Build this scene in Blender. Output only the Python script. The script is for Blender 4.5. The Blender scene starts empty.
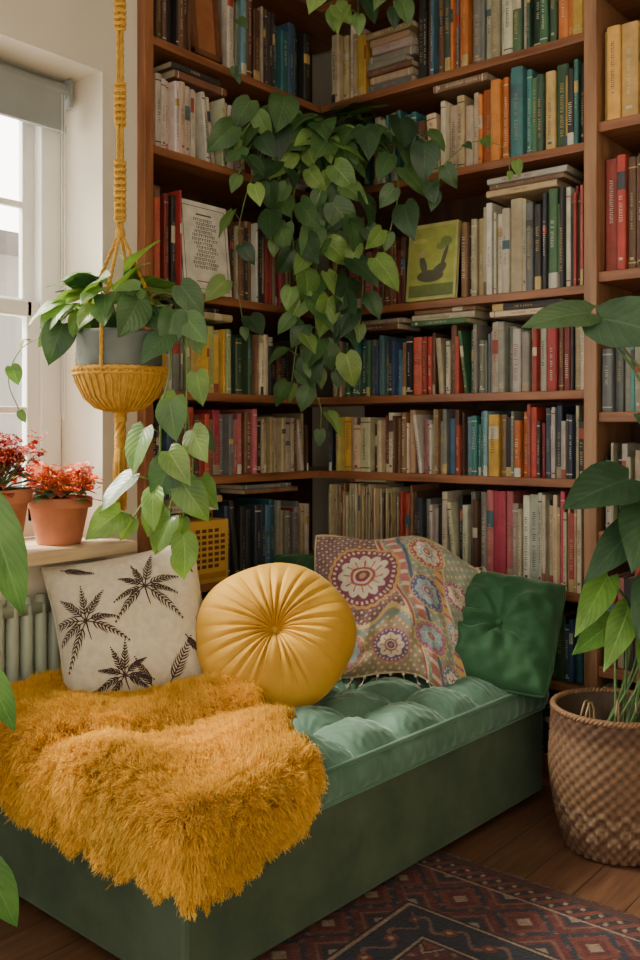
import bpy, math, random
import numpy as np
from mathutils import Vector, Matrix, noise
random.seed(11); rng = np.random.default_rng(11)
V = Vector
# ------------------------------------------------------------------ mesh builder
class MB:
    def __init__(s): s.v=[]; s.f=[]; s.c=[]; s.uv=[]; s.m=[]
    def add(s, verts, faces, col=(1,1,1), mat=0, uvs=None, vcols=None):
        o=len(s.v); n=len(verts)
        s.v.extend([tuple(p) for p in verts])
        for f in faces:
            s.f.append(tuple(i+o for i in f)); s.m.append(mat)
        if vcols is not None: s.c.extend([(c[0],c[1],c[2],1.0) for c in vcols])
        else: s.c.extend([(col[0],col[1],col[2],1.0)]*n)
        s.uv.extend(uvs if uvs is not None else [(0.5,0.5)]*n)
    def box(s, lo, hi, col=(1,1,1), mat=0, M=None):
        x0,y0,z0=lo; x1,y1,z1=hi
        vs=[V((x0,y0,z0)),V((x1,y0,z0)),V((x1,y1,z0)),V((x0,y1,z0)),V((x0,y0,z1)),V((x1,y0,z1)),V((x1,y1,z1)),V((x0,y1,z1))]
        if M is not None: vs=[M@p for p in vs]
        s.add(vs,[(0,3,2,1),(4,5,6,7),(0,1,5,4),(1,2,6,5),(2,3,7,6),(3,0,4,7)],col,mat)
    def tube(s, pts, r, n=6, col=(1,1,1), mat=0, closed=False):
        pts=[V(p) for p in pts]; N=len(pts)
        rs=r if isinstance(r,(list,tuple)) else [r]*N
        vs=[]; ref=None
        for i,p in enumerate(pts):
            if closed: t=pts[(i+1)%N]-pts[i-1]
            else: t=pts[min(i+1,N-1)]-pts[max(i-1,0)]
            if t.length<1e-9: t=V((0,0,1))
            t.normalize()
            if ref is None:
                ref=V((0,0,1)) if abs(t.z)<.9 else V((1,0,0))
            a=ref-t*ref.dot(t)
            if a.length<1e-6: a=V((1,0,0))-t*t.x
            a.normalize(); b=t.cross(a); ref=a
            for k in range(n):
                an=2*math.pi*k/n
                vs.append(p+(a*math.cos(an)+b*math.sin(an))*rs[i])
        fs=[]
        for i in range(N if closed else N-1):
            j=(i+1)%N
            for k in range(n):
                k2=(k+1)%n
                fs.append((i*n+k,i*n+k2,j*n+k2,j*n+k))
        if not closed:
            fs.append(tuple(reversed(range(n)))); fs.append(tuple((N-1)*n+k for k in range(n)))
        s.add(vs,fs,col,mat)
    def revolve(s, prof, c=(0,0,0), n=40, col=(1,1,1), mat=0, rf=None, cf=None):
        vs=[];cs=[]
        for i,(r,z) in enumerate(prof):
            for k in range(n):
                th=2*math.pi*k/n
                rr=r+(rf(th,i,z) if rf else 0)
                vs.append((c[0]+rr*math.cos(th),c[1]+rr*math.sin(th),c[2]+z))
                cs.append(cf(th,i,z) if cf else col)
        fs=[]
        for i in range(len(prof)-1):
            for k in range(n):
                k2=(k+1)%n
                fs.append((i*n+k,i*n+k2,(i+1)*n+k2,(i+1)*n+k))
        s.add(vs,fs,mat=mat,vcols=cs)
    def sphere(s,c,r,col=(1,1,1),mat=0,n=10,sz=1.0):
        prof=[(r*math.sin(math.pi*i/6),-r*sz*math.cos(math.pi*i/6)) for i in range(7)]
        s.revolve(prof,c,n,col,mat)
    def build(s,name,mats,smooth=False,parent=None,bevel=0,auto=None):
        me=bpy.data.meshes.new(name)
        me.from_pydata(s.v,[],s.f)
        ca=me.color_attributes.new('Col','FLOAT_COLOR','POINT')
        ca.data.foreach_set('color',np.array(s.c,dtype=np.float32).ravel())
        uvl=me.uv_layers.new(name='UVMap')
        li=np.zeros(len(me.loops),dtype=np.int32); me.loops.foreach_get('vertex_index',li)
        uvl.data.foreach_set('uv',np.array(s.uv,dtype=np.float32)[li].ravel())
        for m in mats: me.materials.append(m)
        me.polygons.foreach_set('material_index',np.array(s.m,dtype=np.int32))
        me.polygons.foreach_set('use_smooth',np.full(len(me.polygons),smooth))
        me.update()
        ob=bpy.data.objects.new(name,me); bpy.context.collection.objects.link(ob)
        if parent: ob.parent=parent
        if bevel:
            md=ob.modifiers.new('bevel','BEVEL'); md.width=bevel; md.segments=2; md.limit_method='ANGLE'
        return ob
def empty(name,loc=(0,0,0)):
    e=bpy.data.objects.new(name,None); bpy.context.collection.objects.link(e); e.empty_display_size=.05
    return e
# ------------------------------------------------------------------ materials
def mat_new(name):
    m=bpy.data.materials.new(name); m.use_nodes=True
    nt=m.node_tree; b=nt.nodes['Principled BSDF']
    return m,nt,b
def setp(b,**k):
    names={'rough':'Roughness','spec':'Specular IOR Level','sheen':'Sheen Weight','sheenr':'Sheen Roughness','metal':'Metallic','coat':'Coat Weight'}
    for a,v in k.items():
        if names[a] in b.inputs: b.inputs[names[a]].default_value=v
def ramp(nt,stops):
    r=nt.nodes.new('ShaderNodeValToRGB'); e=r.color_ramp.elements
    e[0].position=stops[0][0]; e[0].color=(*stops[0][1],1)
    e[1].position=stops[-1][0]; e[1].color=(*stops[-1][1],1)
    for p,c in stops[1:-1]:
        x=e.new(p); x.color=(*c,1)
    return r
def noise_node(nt,scale,detail=4,vec=None,rough=.5):
    n=nt.nodes.new('ShaderNodeTexNoise'); n.inputs['Scale'].default_value=scale; n.inputs['Detail'].default_value=detail
    n.inputs['Roughness'].default_value=rough
    if vec is not None: nt.links.new(vec,n.inputs['Vector'])
    return n
def coords(nt,scale=(1,1,1),out='Object',rot=(0,0,0)):
    t=nt.nodes.new('ShaderNodeTexCoord'); m=nt.nodes.new('ShaderNodeMapping')
    m.inputs['Scale'].default_value=scale; m.inputs['Rotation'].default_value=rot
    nt.links.new(t.outputs[out],m.inputs['Vector']); return m.outputs['Vector']
def bump(nt,b,h,strength=.2,dist=.01):
    n=nt.nodes.new('ShaderNodeBump'); n.inputs['Strength'].default_value=strength; n.inputs['Distance'].default_value=dist
    nt.links.new(h,n.inputs['Height']); nt.links.new(n.outputs['Normal'],b.inputs['Normal'])
def mixc(nt,fac,a,b,mode='MIX'):
    m=nt.nodes.new('ShaderNodeMix'); m.data_type='RGBA'; m.blend_type=mode
    for s,v in ((0,fac),(6,a),(7,b)):
        if hasattr(v,'links') or hasattr(v,'is_output'): nt.links.new(v,m.inputs[s])
        elif s==0: m.inputs[0].default_value=v
        else: m.inputs[s].default_value=(*v,1)
    return m.outputs[2]
def simple(name,c1,c2=None,scale=8,rough=.6,bs=.1,bscale=60,**k):
    m,nt,b=mat_new(name); c2=c2 or tuple(x*.75 for x in c1)
    vec=coords(nt)
    n=noise_node(nt,scale,5,vec); r=ramp(nt,[(.3,c2),(.7,c1)])
    nt.links.new(n.outputs['Fac'],r.inputs[0]); nt.links.new(r.outputs[0],b.inputs['Base Color'])
    n2=noise_node(nt,bscale,3,vec); bump(nt,b,n2.outputs['Fac'],bs,.005)
    setp(b,rough=rough,**k); return m
def attrmat(name,rough=.6,var=.25,vscale=30,bs=.15,bscale=150,**k):
    m,nt,b=mat_new(name); a=nt.nodes.new('ShaderNodeAttribute'); a.attribute_name='Col'
    vec=coords(nt); n=noise_node(nt,vscale,4,vec); r=ramp(nt,[(.25,(1-var,)*3),(.75,(1,1,1))])
    nt.links.new(n.outputs['Fac'],r.inputs[0])
    nt.links.new(mixc(nt,1.0,a.outputs['Color'],r.outputs[0],'MULTIPLY'),b.inputs['Base Color'])
    n2=noise_node(nt,bscale,3,vec); bump(nt,b,n2.outputs['Fac'],bs,.003)
    setp(b,rough=rough,**k); return m
def wood(name,dark,mid,light,axis='X',rough=.42):
    m,nt,b=mat_new(name)
    sc={'X':(1.2,14,14),'Y':(14,1.2,14),'Z':(14,14,1.2)}[axis]
    vec=coords(nt,sc)
    n=noise_node(nt,2.2,8,vec,.6); r=ramp(nt,[(.28,dark),(.5,mid),(.75,light)])
    nt.links.new(n.outputs['Fac'],r.inputs[0]); nt.links.new(r.outputs[0],b.inputs['Base Color'])
    n2=noise_node(nt,9,4,vec); bump(nt,b,n2.outputs['Fac'],.12,.002)
    setp(b,rough=rough); return m
WD=((.105,.036,.014),(.24,.090,.036),(.35,.15,.062))
m_woodX=wood('wood_x',*WD,axis='X'); m_woodY=wood('wood_y',*WD,axis='Y'); m_woodZ=wood('wood_z',*WD,axis='Z')
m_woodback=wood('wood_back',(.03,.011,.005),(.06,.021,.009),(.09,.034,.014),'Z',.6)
m_wall=simple('plaster',(.70,.64,.52),(.64,.58,.47),3,.85,.08,80)
m_white=simple('white_paint',(.84,.84,.80),(.79,.79,.75),6,.4,.03,40)
m_rad=simple('radiator_paint',(.38,.43,.34),(.32,.37,.29),6,.4,.03,40)
m_book=attrmat('book_cloth',.55,.35,25,.1,300)
m_attr=attrmat('painted',.6,.15,25,.08,200)
m_terra=simple('terracotta',(.52,.20,.10),(.38,.14,.075),14,.8,.2,90)
m_soil=simple('soil',(.05,.03,.02),(.02,.012,.008),40,.95,.8,90)
def leafmat(name):
    m,nt,b=mat_new(name)
    a=nt.nodes.new('ShaderNodeAttribute'); a.attribute_name='Col'
    uv=nt.nodes.new('ShaderNodeTexCoord'); sp=nt.nodes.new('ShaderNodeSeparateXYZ'); nt.links.new(uv.outputs['UV'],sp.inputs[0])
    def M(op,x,y=None,z=None):
        n=nt.nodes.new('ShaderNodeMath'); n.operation=op
        for i,q in enumerate((x,y,z)):
            if q is None: continue
            if hasattr(q,'links'): nt.links.new(q,n.inputs[i])
            else: n.inputs[i].default_value=q
        return n.outputs[0]
    du=M('ABSOLUTE',M('SUBTRACT',sp.outputs[0],.5))
    rib=M('LESS_THAN',du,.022)
    w=M('SINE',M('MULTIPLY',M('SUBTRACT',sp.outputs[1],M('MULTIPLY',du,.75)),48.0))
    vein=M('MULTIPLY',M('GREATER_THAN',w,.93),.3)
    fac=M('MAXIMUM',M('MULTIPLY',rib,.7),vein)
    light=mixc(nt,1.0,a.outputs['Color'],(1.7,1.5,1.6),'MULTIPLY')
    vec=coords(nt); n=noise_node(nt,16,4,vec); r=ramp(nt,[(.3,(.62,.66,.66)),(.7,(1.15,1.1,1))])
    nt.links.new(n.outputs['Fac'],r.inputs[0])
    base=mixc(nt,1.0,a.outputs['Color'],r.outputs[0],'MULTIPLY')
    col=mixc(nt,fac,base,light)
    nt.links.new(col,b.inputs['Base Color']); setp(b,rough=.34,spec=.5)
    bump(nt,b,w,.15,.002)
    tr=nt.nodes.new('ShaderNodeBsdfTranslucent'); nt.links.new(mixc(nt,1.0,col,(1.3,1.4,.5),'MULTIPLY'),tr.inputs['Color'])
    mx=nt.nodes.new('ShaderNodeMixShader'); mx.inputs[0].default_value=.3
    nt.links.new(b.outputs[0],mx.inputs[1]); nt.links.new(tr.outputs[0],mx.inputs[2])
    nt.links.new(mx.outputs[0],nt.nodes['Material Output'].inputs['Surface'])
    return m
m_leaf=leafmat('leaf')
def velvet(name,c,dark,sheencol,bs=.2,sheen=.8,lo=.3,hi=.72,sc=7):
    m,nt,b=mat_new(name); vec=coords(nt)
    n=noise_node(nt,sc,6,vec,.6); r=ramp(nt,[(lo,dark),(hi,c)])
    nt.links.new(n.outputs['Fac'],r.inputs[0]); nt.links.new(r.outputs[0],b.inputs['Base Color'])
    n2=noise_node(nt,400,2,vec); bump(nt,b,n2.outputs['Fac'],bs,.002)
    setp(b,rough=.7,sheen=sheen,sheenr=.35,spec=.25)
    b.inputs['Sheen Tint'].default_value=(*sheencol,1); return m
m_velvet=velvet('green_velvet',(.105,.205,.145),(.055,.125,.088),(.6,.78,.66),sheen=1.0)
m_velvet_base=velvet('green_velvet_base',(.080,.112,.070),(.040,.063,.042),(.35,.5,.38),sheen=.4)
m_velvet_dark=velvet('dark_green_velvet',(.045,.135,.06),(.02,.075,.032),(.4,.65,.42))
m_mustard=velvet('mustard_velvet',(.58,.32,.028),(.44,.23,.018),(.9,.7,.35),sheen=.3)
m_yarn=simple('mustard_yarn',(.62,.35,.045),(.44,.22,.022),60,.85,.4,250)
m_fabric=attrmat('woven_fabric',.9,.2,60,.35,500,sheen=.2)
m_rug=attrmat('rug_wool',.95,.4,40,.6,350,sheen=.05)
# floor
m_floor,nt,b=mat_new('floor_planks')
vec=coords(nt,(1,1,1),rot=(0,0,math.radians(90)))
br=nt.nodes.new('ShaderNodeTexBrick'); br.inputs['Scale'].default_value=1; br.inputs['Brick Width'].default_value=1.3; br.inputs['Row Height'].default_value=.13
br.inputs['Mortar Size'].default_value=.002; br.inputs['Color1'].default_value=(.150,.078,.044,1); br.inputs['Color2'].default_value=(.115,.057,.032,1); br.inputs['Mortar'].default_value=(.03,.015,.008,1)
nt.links.new(vec,br.inputs['Vector'])
n=noise_node(nt,3,8,coords(nt,(18,1.5,1)),.6); r=ramp(nt,[(.3,(.55,.5,.5)),(.7,(1.25,1.2,1.15))]); nt.links.new(n.outputs['Fac'],r.inputs[0])
nt.links.new(mixc(nt,1.0,br.outputs['Color'],r.outputs[0],'MULTIPLY'),b.inputs['Base Color'])
bump(nt,b,n.outputs['Fac'],.08,.003); setp(b,rough=.4)
# ------------------------------------------------------------------ room shell
def boxobj(name,lo,hi,mat,bevel=0,parent=None):
    mb=MB(); mb.box(lo,hi); return mb.build(name,[mat],bevel=bevel,parent=parent)
boxobj('floor',(-.5,-4.2,-.08),(4.2,.4,0),m_floor)
boxobj('ceiling',(-.5,-4.2,3.15),(4.2,.4,3.25),m_white)
boxobj('wall_back',(-.5,.32,0),(4.2,.45,3.15),m_wall)
boxobj('wall_right_unseen',(3.7,-4.2,0),(3.85,.32,3.15),m_wall)  # out of view, added to cut flat ambient light and deepen shade
WY0,WY1,WZ0,WZ1=-2.15,-1.01,.80,2.24
mb=MB()
mb.box((-.42,-4.2,0),(-.03,WY0,3.15)); mb.box((-.42,WY1,0),(-.03,-.875,3.15))
mb.box((-.42,WY0,0),(-.03,WY1,WZ0)); mb.box((-.42,WY0,WZ1),(-.03,WY1,3.15))
mb.box((-.42,-.875,0),(-.32,.32,3.15))
mb.build('wall_left',[m_wall])
mb=MB(); mb.box((-.24,WY0+.002,WZ0-.0),(-.03,WY1-.002,.82)); mb.box((-.03,WY0-.06,.785),(.10,WY1+.03,.82))
mb.build('trim_1',[wood('sill_wood',(.42,.30,.17),(.58,.45,.28),(.66,.54,.36),'Y',.45)],bevel=.004)
boxobj('baseboard_left',(-.03,-4.1,0),(-.012,-.89,.12),m_white,.004)
# window
win=empty('window_1')
mb=MB()
fx0,fx1=-.30,-.235
def fr(y0,y1,z0,z1,x0=fx0,x1=fx1): mb.box((x0,y0,z0),(x1,y1,z1))
fr(WY1-.075,WY1-.002,.82,WZ1-.002); fr(WY0+.002,WY0+.075,.82,WZ1-.002); fr(WY0+.07,WY1-.07,WZ1-.07,WZ1-.002); fr(WY0+.07,WY1-.07,.82,.87)
fr(WY1-.12,WY1-.07,.86,1.55,-.275,-.245); fr(WY0+.07,WY0+.12,.86,1.55,-.275,-.245)
fr(WY0+.1,WY1-.1,.86,.93,-.275,-.245); fr(WY0+.1,WY1-.1,1.50,1.55,-.275,-.245)
fr(WY1-.115,WY1-.07,1.5,2.2,-.30,-.277); fr(WY0+.07,WY0+.115,1.5,2.2,-.30,-.277); fr(WY0+.1,WY1-.1,2.12,2.18,-.30,-.277); fr(WY0+.1,WY1-.1,1.51,1.56,-.30,-.277)
for yy in (WY1-.40,WY1-.74):
    fr(yy-.011,yy+.011,.92,1.52,-.270,-.250); fr(yy-.011,yy+.011,1.55,2.14,-.296,-.280)
fr(WY0+.1,WY1-.1,1.20,1.222,-.270,-.250); fr(WY0+.1,WY1-.1,1.84,1.862,-.296,-.280)
mb.build('frame',[m_white],parent=win,bevel=.004)
mg,nt,b=mat_new('glass'); gl=nt.nodes.new('ShaderNodeBsdfGlossy'); gl.inputs['Roughness'].default_value=.02; tp=nt.nodes.new('ShaderNodeBsdfTransparent'); mx=nt.nodes.new('ShaderNodeMixShader'); mx.inputs[0].default_value=.06
nt.links.new(tp.outputs[0],mx.inputs[1]); nt.links.new(gl.outputs[0],mx.inputs[2]); nt.links.new(mx.outputs[0],nt.nodes['Material Output'].inputs['Surface'])
mb=MB(); mb.box((-.262,WY0+.1,.9),(-.259,WY1-.1,1.52)); mb.box((-.290,WY0+.1,1.54),(-.287,WY1-.1,2.15)); mb.build('panes',[mg],parent=win)
# roller blind
bl=empty('roller_blind'); mbl=simple('blind_fabric',(.30,.32,.31),(.24,.26,.25),5,.9,.2,200)
mb=MB(); mb.tube([(-.19,WY0+.03,2.20),(-.19,WY1-.03,2.20)],.03,16); mb.box((-.165,WY0+.04,2.085),(-.162,WY1-.04,2.20)); mb.box((-.172,WY0+.04,2.07),(-.155,WY1-.04,2.09))
mb.box((-.22,WY1-.03,2.15),(-.15,WY1-.02,2.238)); mb.box((-.22,WY0+.02,2.15),(-.15,WY0+.03,2.238))
mb.build('fabric',[mbl],parent=bl)
mb=MB()
mb.tube([(-.15,WY1-.06,2.18),(-.148,WY1-.06,1.2),(-.148,WY1-.055,1.18),(-.148,WY1-.05,1.2),(-.15,WY1-.05,2.18)],.0018,5,col=(.6,.6,.58)); mb.build('chain',[m_attr],parent=bl)
# radiator
mb=MB()
for i in range(26):
    y=-1.12-i*.045
    mb.tube([(.01,y,.12),(.01,y,.15),(.01,y,.66),(.01,y,.69)],[.012,.019,.019,.012],8)
mb.box((-.007,-2.27,.14),(.027,-1.10,.17)); mb.box((-.007,-2.27,.64),(.027,-1.10,.67))
for y in (-1.2,-2.1): mb.box((-.029,y-.01,.3),(.0,y+.01,.34)); mb.tube([(.01,y,0),(.01,y,.14)],.01,8)
mb.build('radiator',[m_rad],smooth=True)
# outside
ext=empty('neighbouring_house')
mbk,nt,b=mat_new('pale_brick'); br=nt.nodes.new('ShaderNodeTexBrick'); br.inputs['Scale'].default_value=4; br.inputs['Color1'].default_value=(.92,.84,.72,1); br.inputs['Color2'].default_value=(.86,.77,.64,1); br.inputs['Mortar'].default_value=(.93,.9,.85,1)
nt.links.new(coords(nt,rot=(math.radians(90),0,math.radians(90))),br.inputs['Vector']); nt.links.new(br.outputs['Color'],b.inputs['Base Color'])
mb=MB(); mb.box((-8,-6,-3),(-7,6,3.1)); mb.build('facade',[mbk],parent=ext)
mb=MB()
for y in (-4.6,-2.9,-1.2,.5,2.2,3.9):
    for z in (-.6,1.5):
        mb.box((-7.0,y-.5,z-.1),(-6.95,y+.5,z+1.2),(.9,.9,.88)); mb.box((-6.96,y-.42,z),(-6.94,y-.03,z+1.1),(.5,.55,.57)); mb.box((-6.96,y+.03,z),(-6.94,y+.42,z+1.1),(.5,.55,.57))
mb.box((-7.3,-6.2,3.1),(-6.7,6.2,3.3),(.5,.45,.43)); mb.build('facade_windows',[m_attr],parent=ext)
# ------------------------------------------------------------------ bookcases
SH=[.09,.33,.62,.98,1.262,1.592,2.04,2.385,2.775]; TH=.028
mb=MB()
for i,z in enumerate(SH):
    mb.box((-.285,-.84,z-TH/2),(0,.30,z+TH/2))
mb.box((-.31,-.875,0),(.006,-.838,2.95),mat=1)
mb.box((-.30,-.84,0),(-.286,.30,2.95),mat=2)
mb.box((-.285,-.84,0),(-.02,.0,.075)); mb.box((-.31,-.875,2.95),(.006,.30,2.98))
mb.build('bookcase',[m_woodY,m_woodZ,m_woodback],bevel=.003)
mb=MB()
for i,z in enumerate(SH):
    mb.box((.001,.001,z-TH/2),(1.072,.286,z+TH/2))
mb.box((.001,.286,0),(2.4,.30,2.95),mat=2)
mb.box((1.071,-.012,0),(1.113,.29,2.95),mat=1); mb.box((2.36,-.012,0),(2.40,.29,2.95),mat=1)
SH2=[.10,.40,.82,1.19,1.625,2.09,2.52]
for z in SH2: mb.box((1.113,.001,z-.016),(2.36,.286,z+.016))
mb.box((0.001,-.0,0),(2.36,.28,.075)); mb.box((0.007,-.012,2.95),(2.4,.30,2.98))
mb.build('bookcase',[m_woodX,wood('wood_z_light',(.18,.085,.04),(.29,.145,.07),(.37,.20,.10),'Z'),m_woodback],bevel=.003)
# ------------------------------------------------------------------ books
PAL={'W':[(.64,.58,.46),(.56,.49,.37),(.68,.64,.56),(.48,.41,.29)],'C':[(.54,.42,.25),(.46,.33,.18),(.58,.48,.33)],
'R':[(.42,.045,.03),(.30,.03,.03),(.48,.08,.05)],'P':[(.46,.05,.09),(.36,.04,.06),(.42,.12,.13)],'B':[(.04,.09,.17),(.06,.14,.23),(.03,.05,.10)],
'L':[(.13,.28,.36),(.24,.38,.42)],'G':[(.05,.14,.07),(.09,.20,.09),(.04,.09,.055)],'T':[(.03,.17,.17),(.06,.24,.22)],'O':[(.66,.20,.04),(.58,.15,.03)],
'Y':[(.68,.42,.06),(.60,.45,.14)],'K':[(.022,.020,.022),(.040,.035,.034),(.030,.035,.048)],'N':[(.18,.08,.04),(.12,.05,.026),(.25,.13,.07)],'E':[(.26,.25,.21),(.18,.19,.18)],
'g':[(.35,.40,.14),(.28,.34,.17)],'D':[(.66,.36,.08),(.70,.41,.11)]}
class Books:
    def __init__(s): s.mb=MB()
    def book(s,o,u,n,w,h,d,col,lean=0,deco=True,flat=False,title=None):
        up=V((0,0,1)); u=V(u); n=V(n)
        if flat: a,bv=up,u
        else:
            a=(u*math.cos(lean)-up*math.sin(lean)); bv=(up*math.cos(lean)+u*math.sin(lean))
        P=lambda x,y,z:o+a*x-n*y+bv*z
        mb=s.mb; t=.0022; cv=min(.004,w*.16)
        prof=[(0,cv*1.3),(w*.12,cv*.35),(w*.5,0),(w*.88,cv*.35),(w,cv*1.3)]
        j=1+random.uniform(-.4,.18); c=tuple(min(.9,x*j*random.uniform(.9,1.1)) for x in col)
        vs=[P(x,y,0) for x,y in prof]+[P(x,y,h) for x,y in prof]
        mb.add(vs,[(i,i+1,i+6,i+5) for i in range(4)],c)
        for x0,x1 in ((0,t),(w-t,w)):
            vs=[P(x0,cv*1.3,0),P(x1,cv*1.3,0),P(x1,d,0),P(x0,d,0),P(x0,cv*1.3,h),P(x1,cv*1.3,h),P(x1,d,h),P(x0,d,h)]
            mb.add(vs,[(0,3,2,1),(4,5,6,7),(0,1,5,4),(1,2,6,5),(2,3,7,6),(3,0,4,7)],c)
        e=.003
        vs=[P(t,.001+cv*1.2,e),P(w-t,.001+cv*1.2,e),P(w-t,d-.004,e),P(t,d-.004,e),P(t,.001+cv*1.2,h-e),P(w-t,.001+cv*1.2,h-e),P(w-t,d-.004,h-e),P(t,d-.004,h-e)]
        mb.add(vs,[(0,3,2,1),(4,5,6,7),(0,1,5,4),(1,2,6,5),(2,3,7,6),(3,0,4,7)],(.55,.47,.33))
        if not deco: return
        lum=sum(c)/3
        dc=random.choice([(.05,.04,.04),(.3,.06,.04),(.06,.08,.14),(.2,.13,.07)]) if lum>.33 else random.choice([(.60,.55,.42),(.52,.38,.15),(.62,.6,.52),(.35,.28,.18)])
        def band(z0,z1,cc):
            vs=[P(x,y-.0006,z0) for x,y in prof]+[P(x,y-.0006,z1) for x,y in prof]
            mb.add(vs,[(i,i+1,i+6,i+5) for i in range(4)],cc)
        k=random.random()
        if k<.3: band(h*.06,h*.06+.004,dc); band(h*.9,h*.9+.004,dc)
        elif k<.5:
            lab=random.choice([(.6,.54,.4),(.35,.05,.03),(.05,.05,.06),(.5,.34,.1),(.05,.13,.16)]); z0=h*random.uniform(.5,.72); band(z0,z0+h*random.uniform(.08,.22),lab)
        elif k<.62: band(0.0,h*.16,dc)
        if w>.010 and random.random()<.9:
            lw=min(w*random.uniform(.22,.5),.012); z=h*random.uniform(.15,.45); zend=h*random.uniform(.55,.88)
            while z<zend:
                ll=random.uniform(.0025,.0055)
                if random.random()<.84:
                    q=random.uniform(.7,1)
                    vs=[P(w/2-lw/2,-.0009,z),P(w/2+lw/2*q,-.0009,z),P(w/2+lw/2*q,-.0009,z+ll*.45),P(w/2-lw/2,-.0009,z+ll*.45)]
                    mb.add(vs,[(0,1,2,3)],dc)
                    if random.random()<.5:
                        vs=[P(w/2-lw/2,-.0009,z),P(w/2-lw/2*.6,-.0009,z),P(w/2-lw/2*.6,-.0009,z+ll),P(w/2-lw/2,-.0009,z+ll)]
                        mb.add(vs,[(0,1,2,3)],dc)
                z+=ll+.0017
            if random.random()<.4:
                zz=h*.09; vs=[P(w*.3,-.0009,zz),P(w*.7,-.0009,zz),P(w*.7,-.0009,zz+.008),P(w*.3,-.0009,zz+.008)]; mb.add(vs,[(0,1,2,3)],dc)
    def row(s,base,u,n,segs,start,end,maxh):
        pos=start; u=V(u); n=V(n); base=V(base)
        for seg in segs:
            upto,pal=seg[0],seg[1]
            if pal=='.': pos=max(pos,upto); continue
            h0,h1,w0,w1=seg[2:]
            if pal[0]=='*':   # lying pile on the shelf board
                z=0
                while z<h1-.03:
                    w=random.uniform(.018,.034); L=(upto-pos)*random.uniform(.80,.98)
                    s.book(base+u*(pos+random.uniform(0,(upto-pos)-L))-n*random.uniform(.005,.03)+V((0,0,z)),u,n,w,L,.16,random.choice(PAL[random.choice(pal[1:])]),flat=True); z+=w+.0006
                pos=upto+.002; continue
            uni=len(pal)==1 and random.random()<.7
            uh=random.uniform(h0,h1)
            while pos<upto-.004:
                w=min(random.uniform(w0,w1)*random.choice([.5,.75,1,1.15]), max(.008,upto-pos-.0005)); p=random.choice(pal)
                h=min(uh+random.uniform(-.003,.003) if uni else random.uniform(h0-.026,h1+.006),maxh)
                inset=random.uniform(.006,.045); d=random.uniform(.15,.20)
                if random.random()<.06 and pos+w+.04<upto and h<.27:
                    lean=random.uniform(-.16,-.07)
                    dx=h*math.sin(-lean); s.book(base+u*(pos+dx)-n*inset+V((0,0,0.0)),u,n,w,h,d,random.choice(PAL[p]),lean); pos+=dx+w+.003; continue
                s.book(base+u*pos-n*inset,u,n,w,h,d,random.choice(PAL[p]),0); pos+=w+.0008
    def stack(s,base,u,n,pos,length,cols,z0=0):
        z=z0; u=V(u); n=V(n)
        for p in cols:
            w=random.uniform(.016,.028); L=length*random.uniform(.8,1)
            s.book(V(base)+u*(pos+random.uniform(0,.03))-n*random.uniform(.005,.03)+V((0,0,z)),u,n,w,L,.16,random.choice(PAL[p]),flat=True); z+=w+.0006
B=Books(); T2=TH/2+.0006
UX,NX=(1,0,0),(0,-1,0); UY,NY=(0,1,0),(1,0,0)
def backrow(i,segs,st=.03,mh=.4): B.row((0,0,SH[i]+T2),UX,NX,segs,st,1.06,mh)
backrow(7,[(.16,'WCN',.25,.31,.02,.035),(.2,'Y',.25,.26,.03,.04),(.42,'*WCNEW',.1,.24,0,0),(.55,'KNBG',.28,.33,.02,.035),(.70,'EGRO',.25,.31,.02,.035),(.86,'WKWG',.27,.33,.02,.04),(1.06,'OWKYG',.26,.33,.02,.04)])
backrow(6,[(.30,'WNKT',.2,.27,.02,.035),(.36,'WTK',.22,.27,.02,.03),(.42,'T',.24,.26,.03,.05),(.47,'N',.2,.21,.02,.03),(.67,'CWC',.23,.27,.022,.04),(.79,'O',.265,.275,.03,.04),(.87,'T',.27,.29,.03,.04),(.92,'G',.25,.26,.03,.04),(.955,'Y',.25,.26,.03,.04),(1.06,'GTYK',.25,.28,.02,.035)])
backrow(5,[(.12,'NK',.2,.26,.02,.03),(.385,'KPN',.22,.27,.015,.03),(.602,'.'),(.65,'KN',.24,.27,.02,.03),(.75,'CWCW',.28,.31,.015,.03),(.86,'WW',.29,.315,.045,.06),(.92,'KE',.29,.315,.02,.03),(1.02,'GKWGW',.29,.32,.018,.03),(1.06,'KR',.3,.32,.015,.02)])
backrow(4,[(.1,'KWN',.18,.23,.015,.025),(.22,'GGT',.18,.22,.02,.03),(.36,'LBBE',.19,.225,.018,.03),(.42,'WNK',.19,.225,.018,.03),(.49,'R',.20,.21,.03,.04),(.6,'GWBRN',.2,.235,.015,.03),(.72,'GTEGR',.2,.24,.016,.03),(.88,'WEGW',.21,.242,.02,.04),(1.06,'KRNWC',.2,.245,.015,.03)])
backrow(3,[(.06,'K',.18,.2,.02,.03),(.12,'Y',.2,.21,.035,.05),(.28,'CNC',.2,.215,.02,.05),(.38,'NKWR',.19,.23,.014,.022),(.5,'WCWP',.2,.23,.012,.025),(.62,'RWNBE',.19,.225,.012,.025),(.72,'LTL',.2,.22,.02,.03),(.76,'Y',.2,.22,.03,.04),(.82,'EKN',.2,.235,.015,.025),(.9,'ORO',.21,.235,.02,.035),(1.06,'RCWBK',.2,.235,.014,.024)])
backrow(2,[(.34,'WCNC',.29,.31,.004,.009),(.42,'RNRN',.28,.31,.012,.02),(.46,'K',.27,.28,.02,.03),(.62,'WKEWK',.26,.30,.012,.024),(.70,'NWE',.27,.3,.015,.03),(.80,'P',.30,.31,.028,.045),(.9,'WWRW',.27,.31,.018,.03),(1.06,'CWPCE',.26,.32,.008,.02)])
backrow(1,[(1.06,'WKRGNBCT',.2,.26,.015,.035)])
backrow(0,[(1.06,'NKBGWC',.17,.2,.02,.04)])
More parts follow.
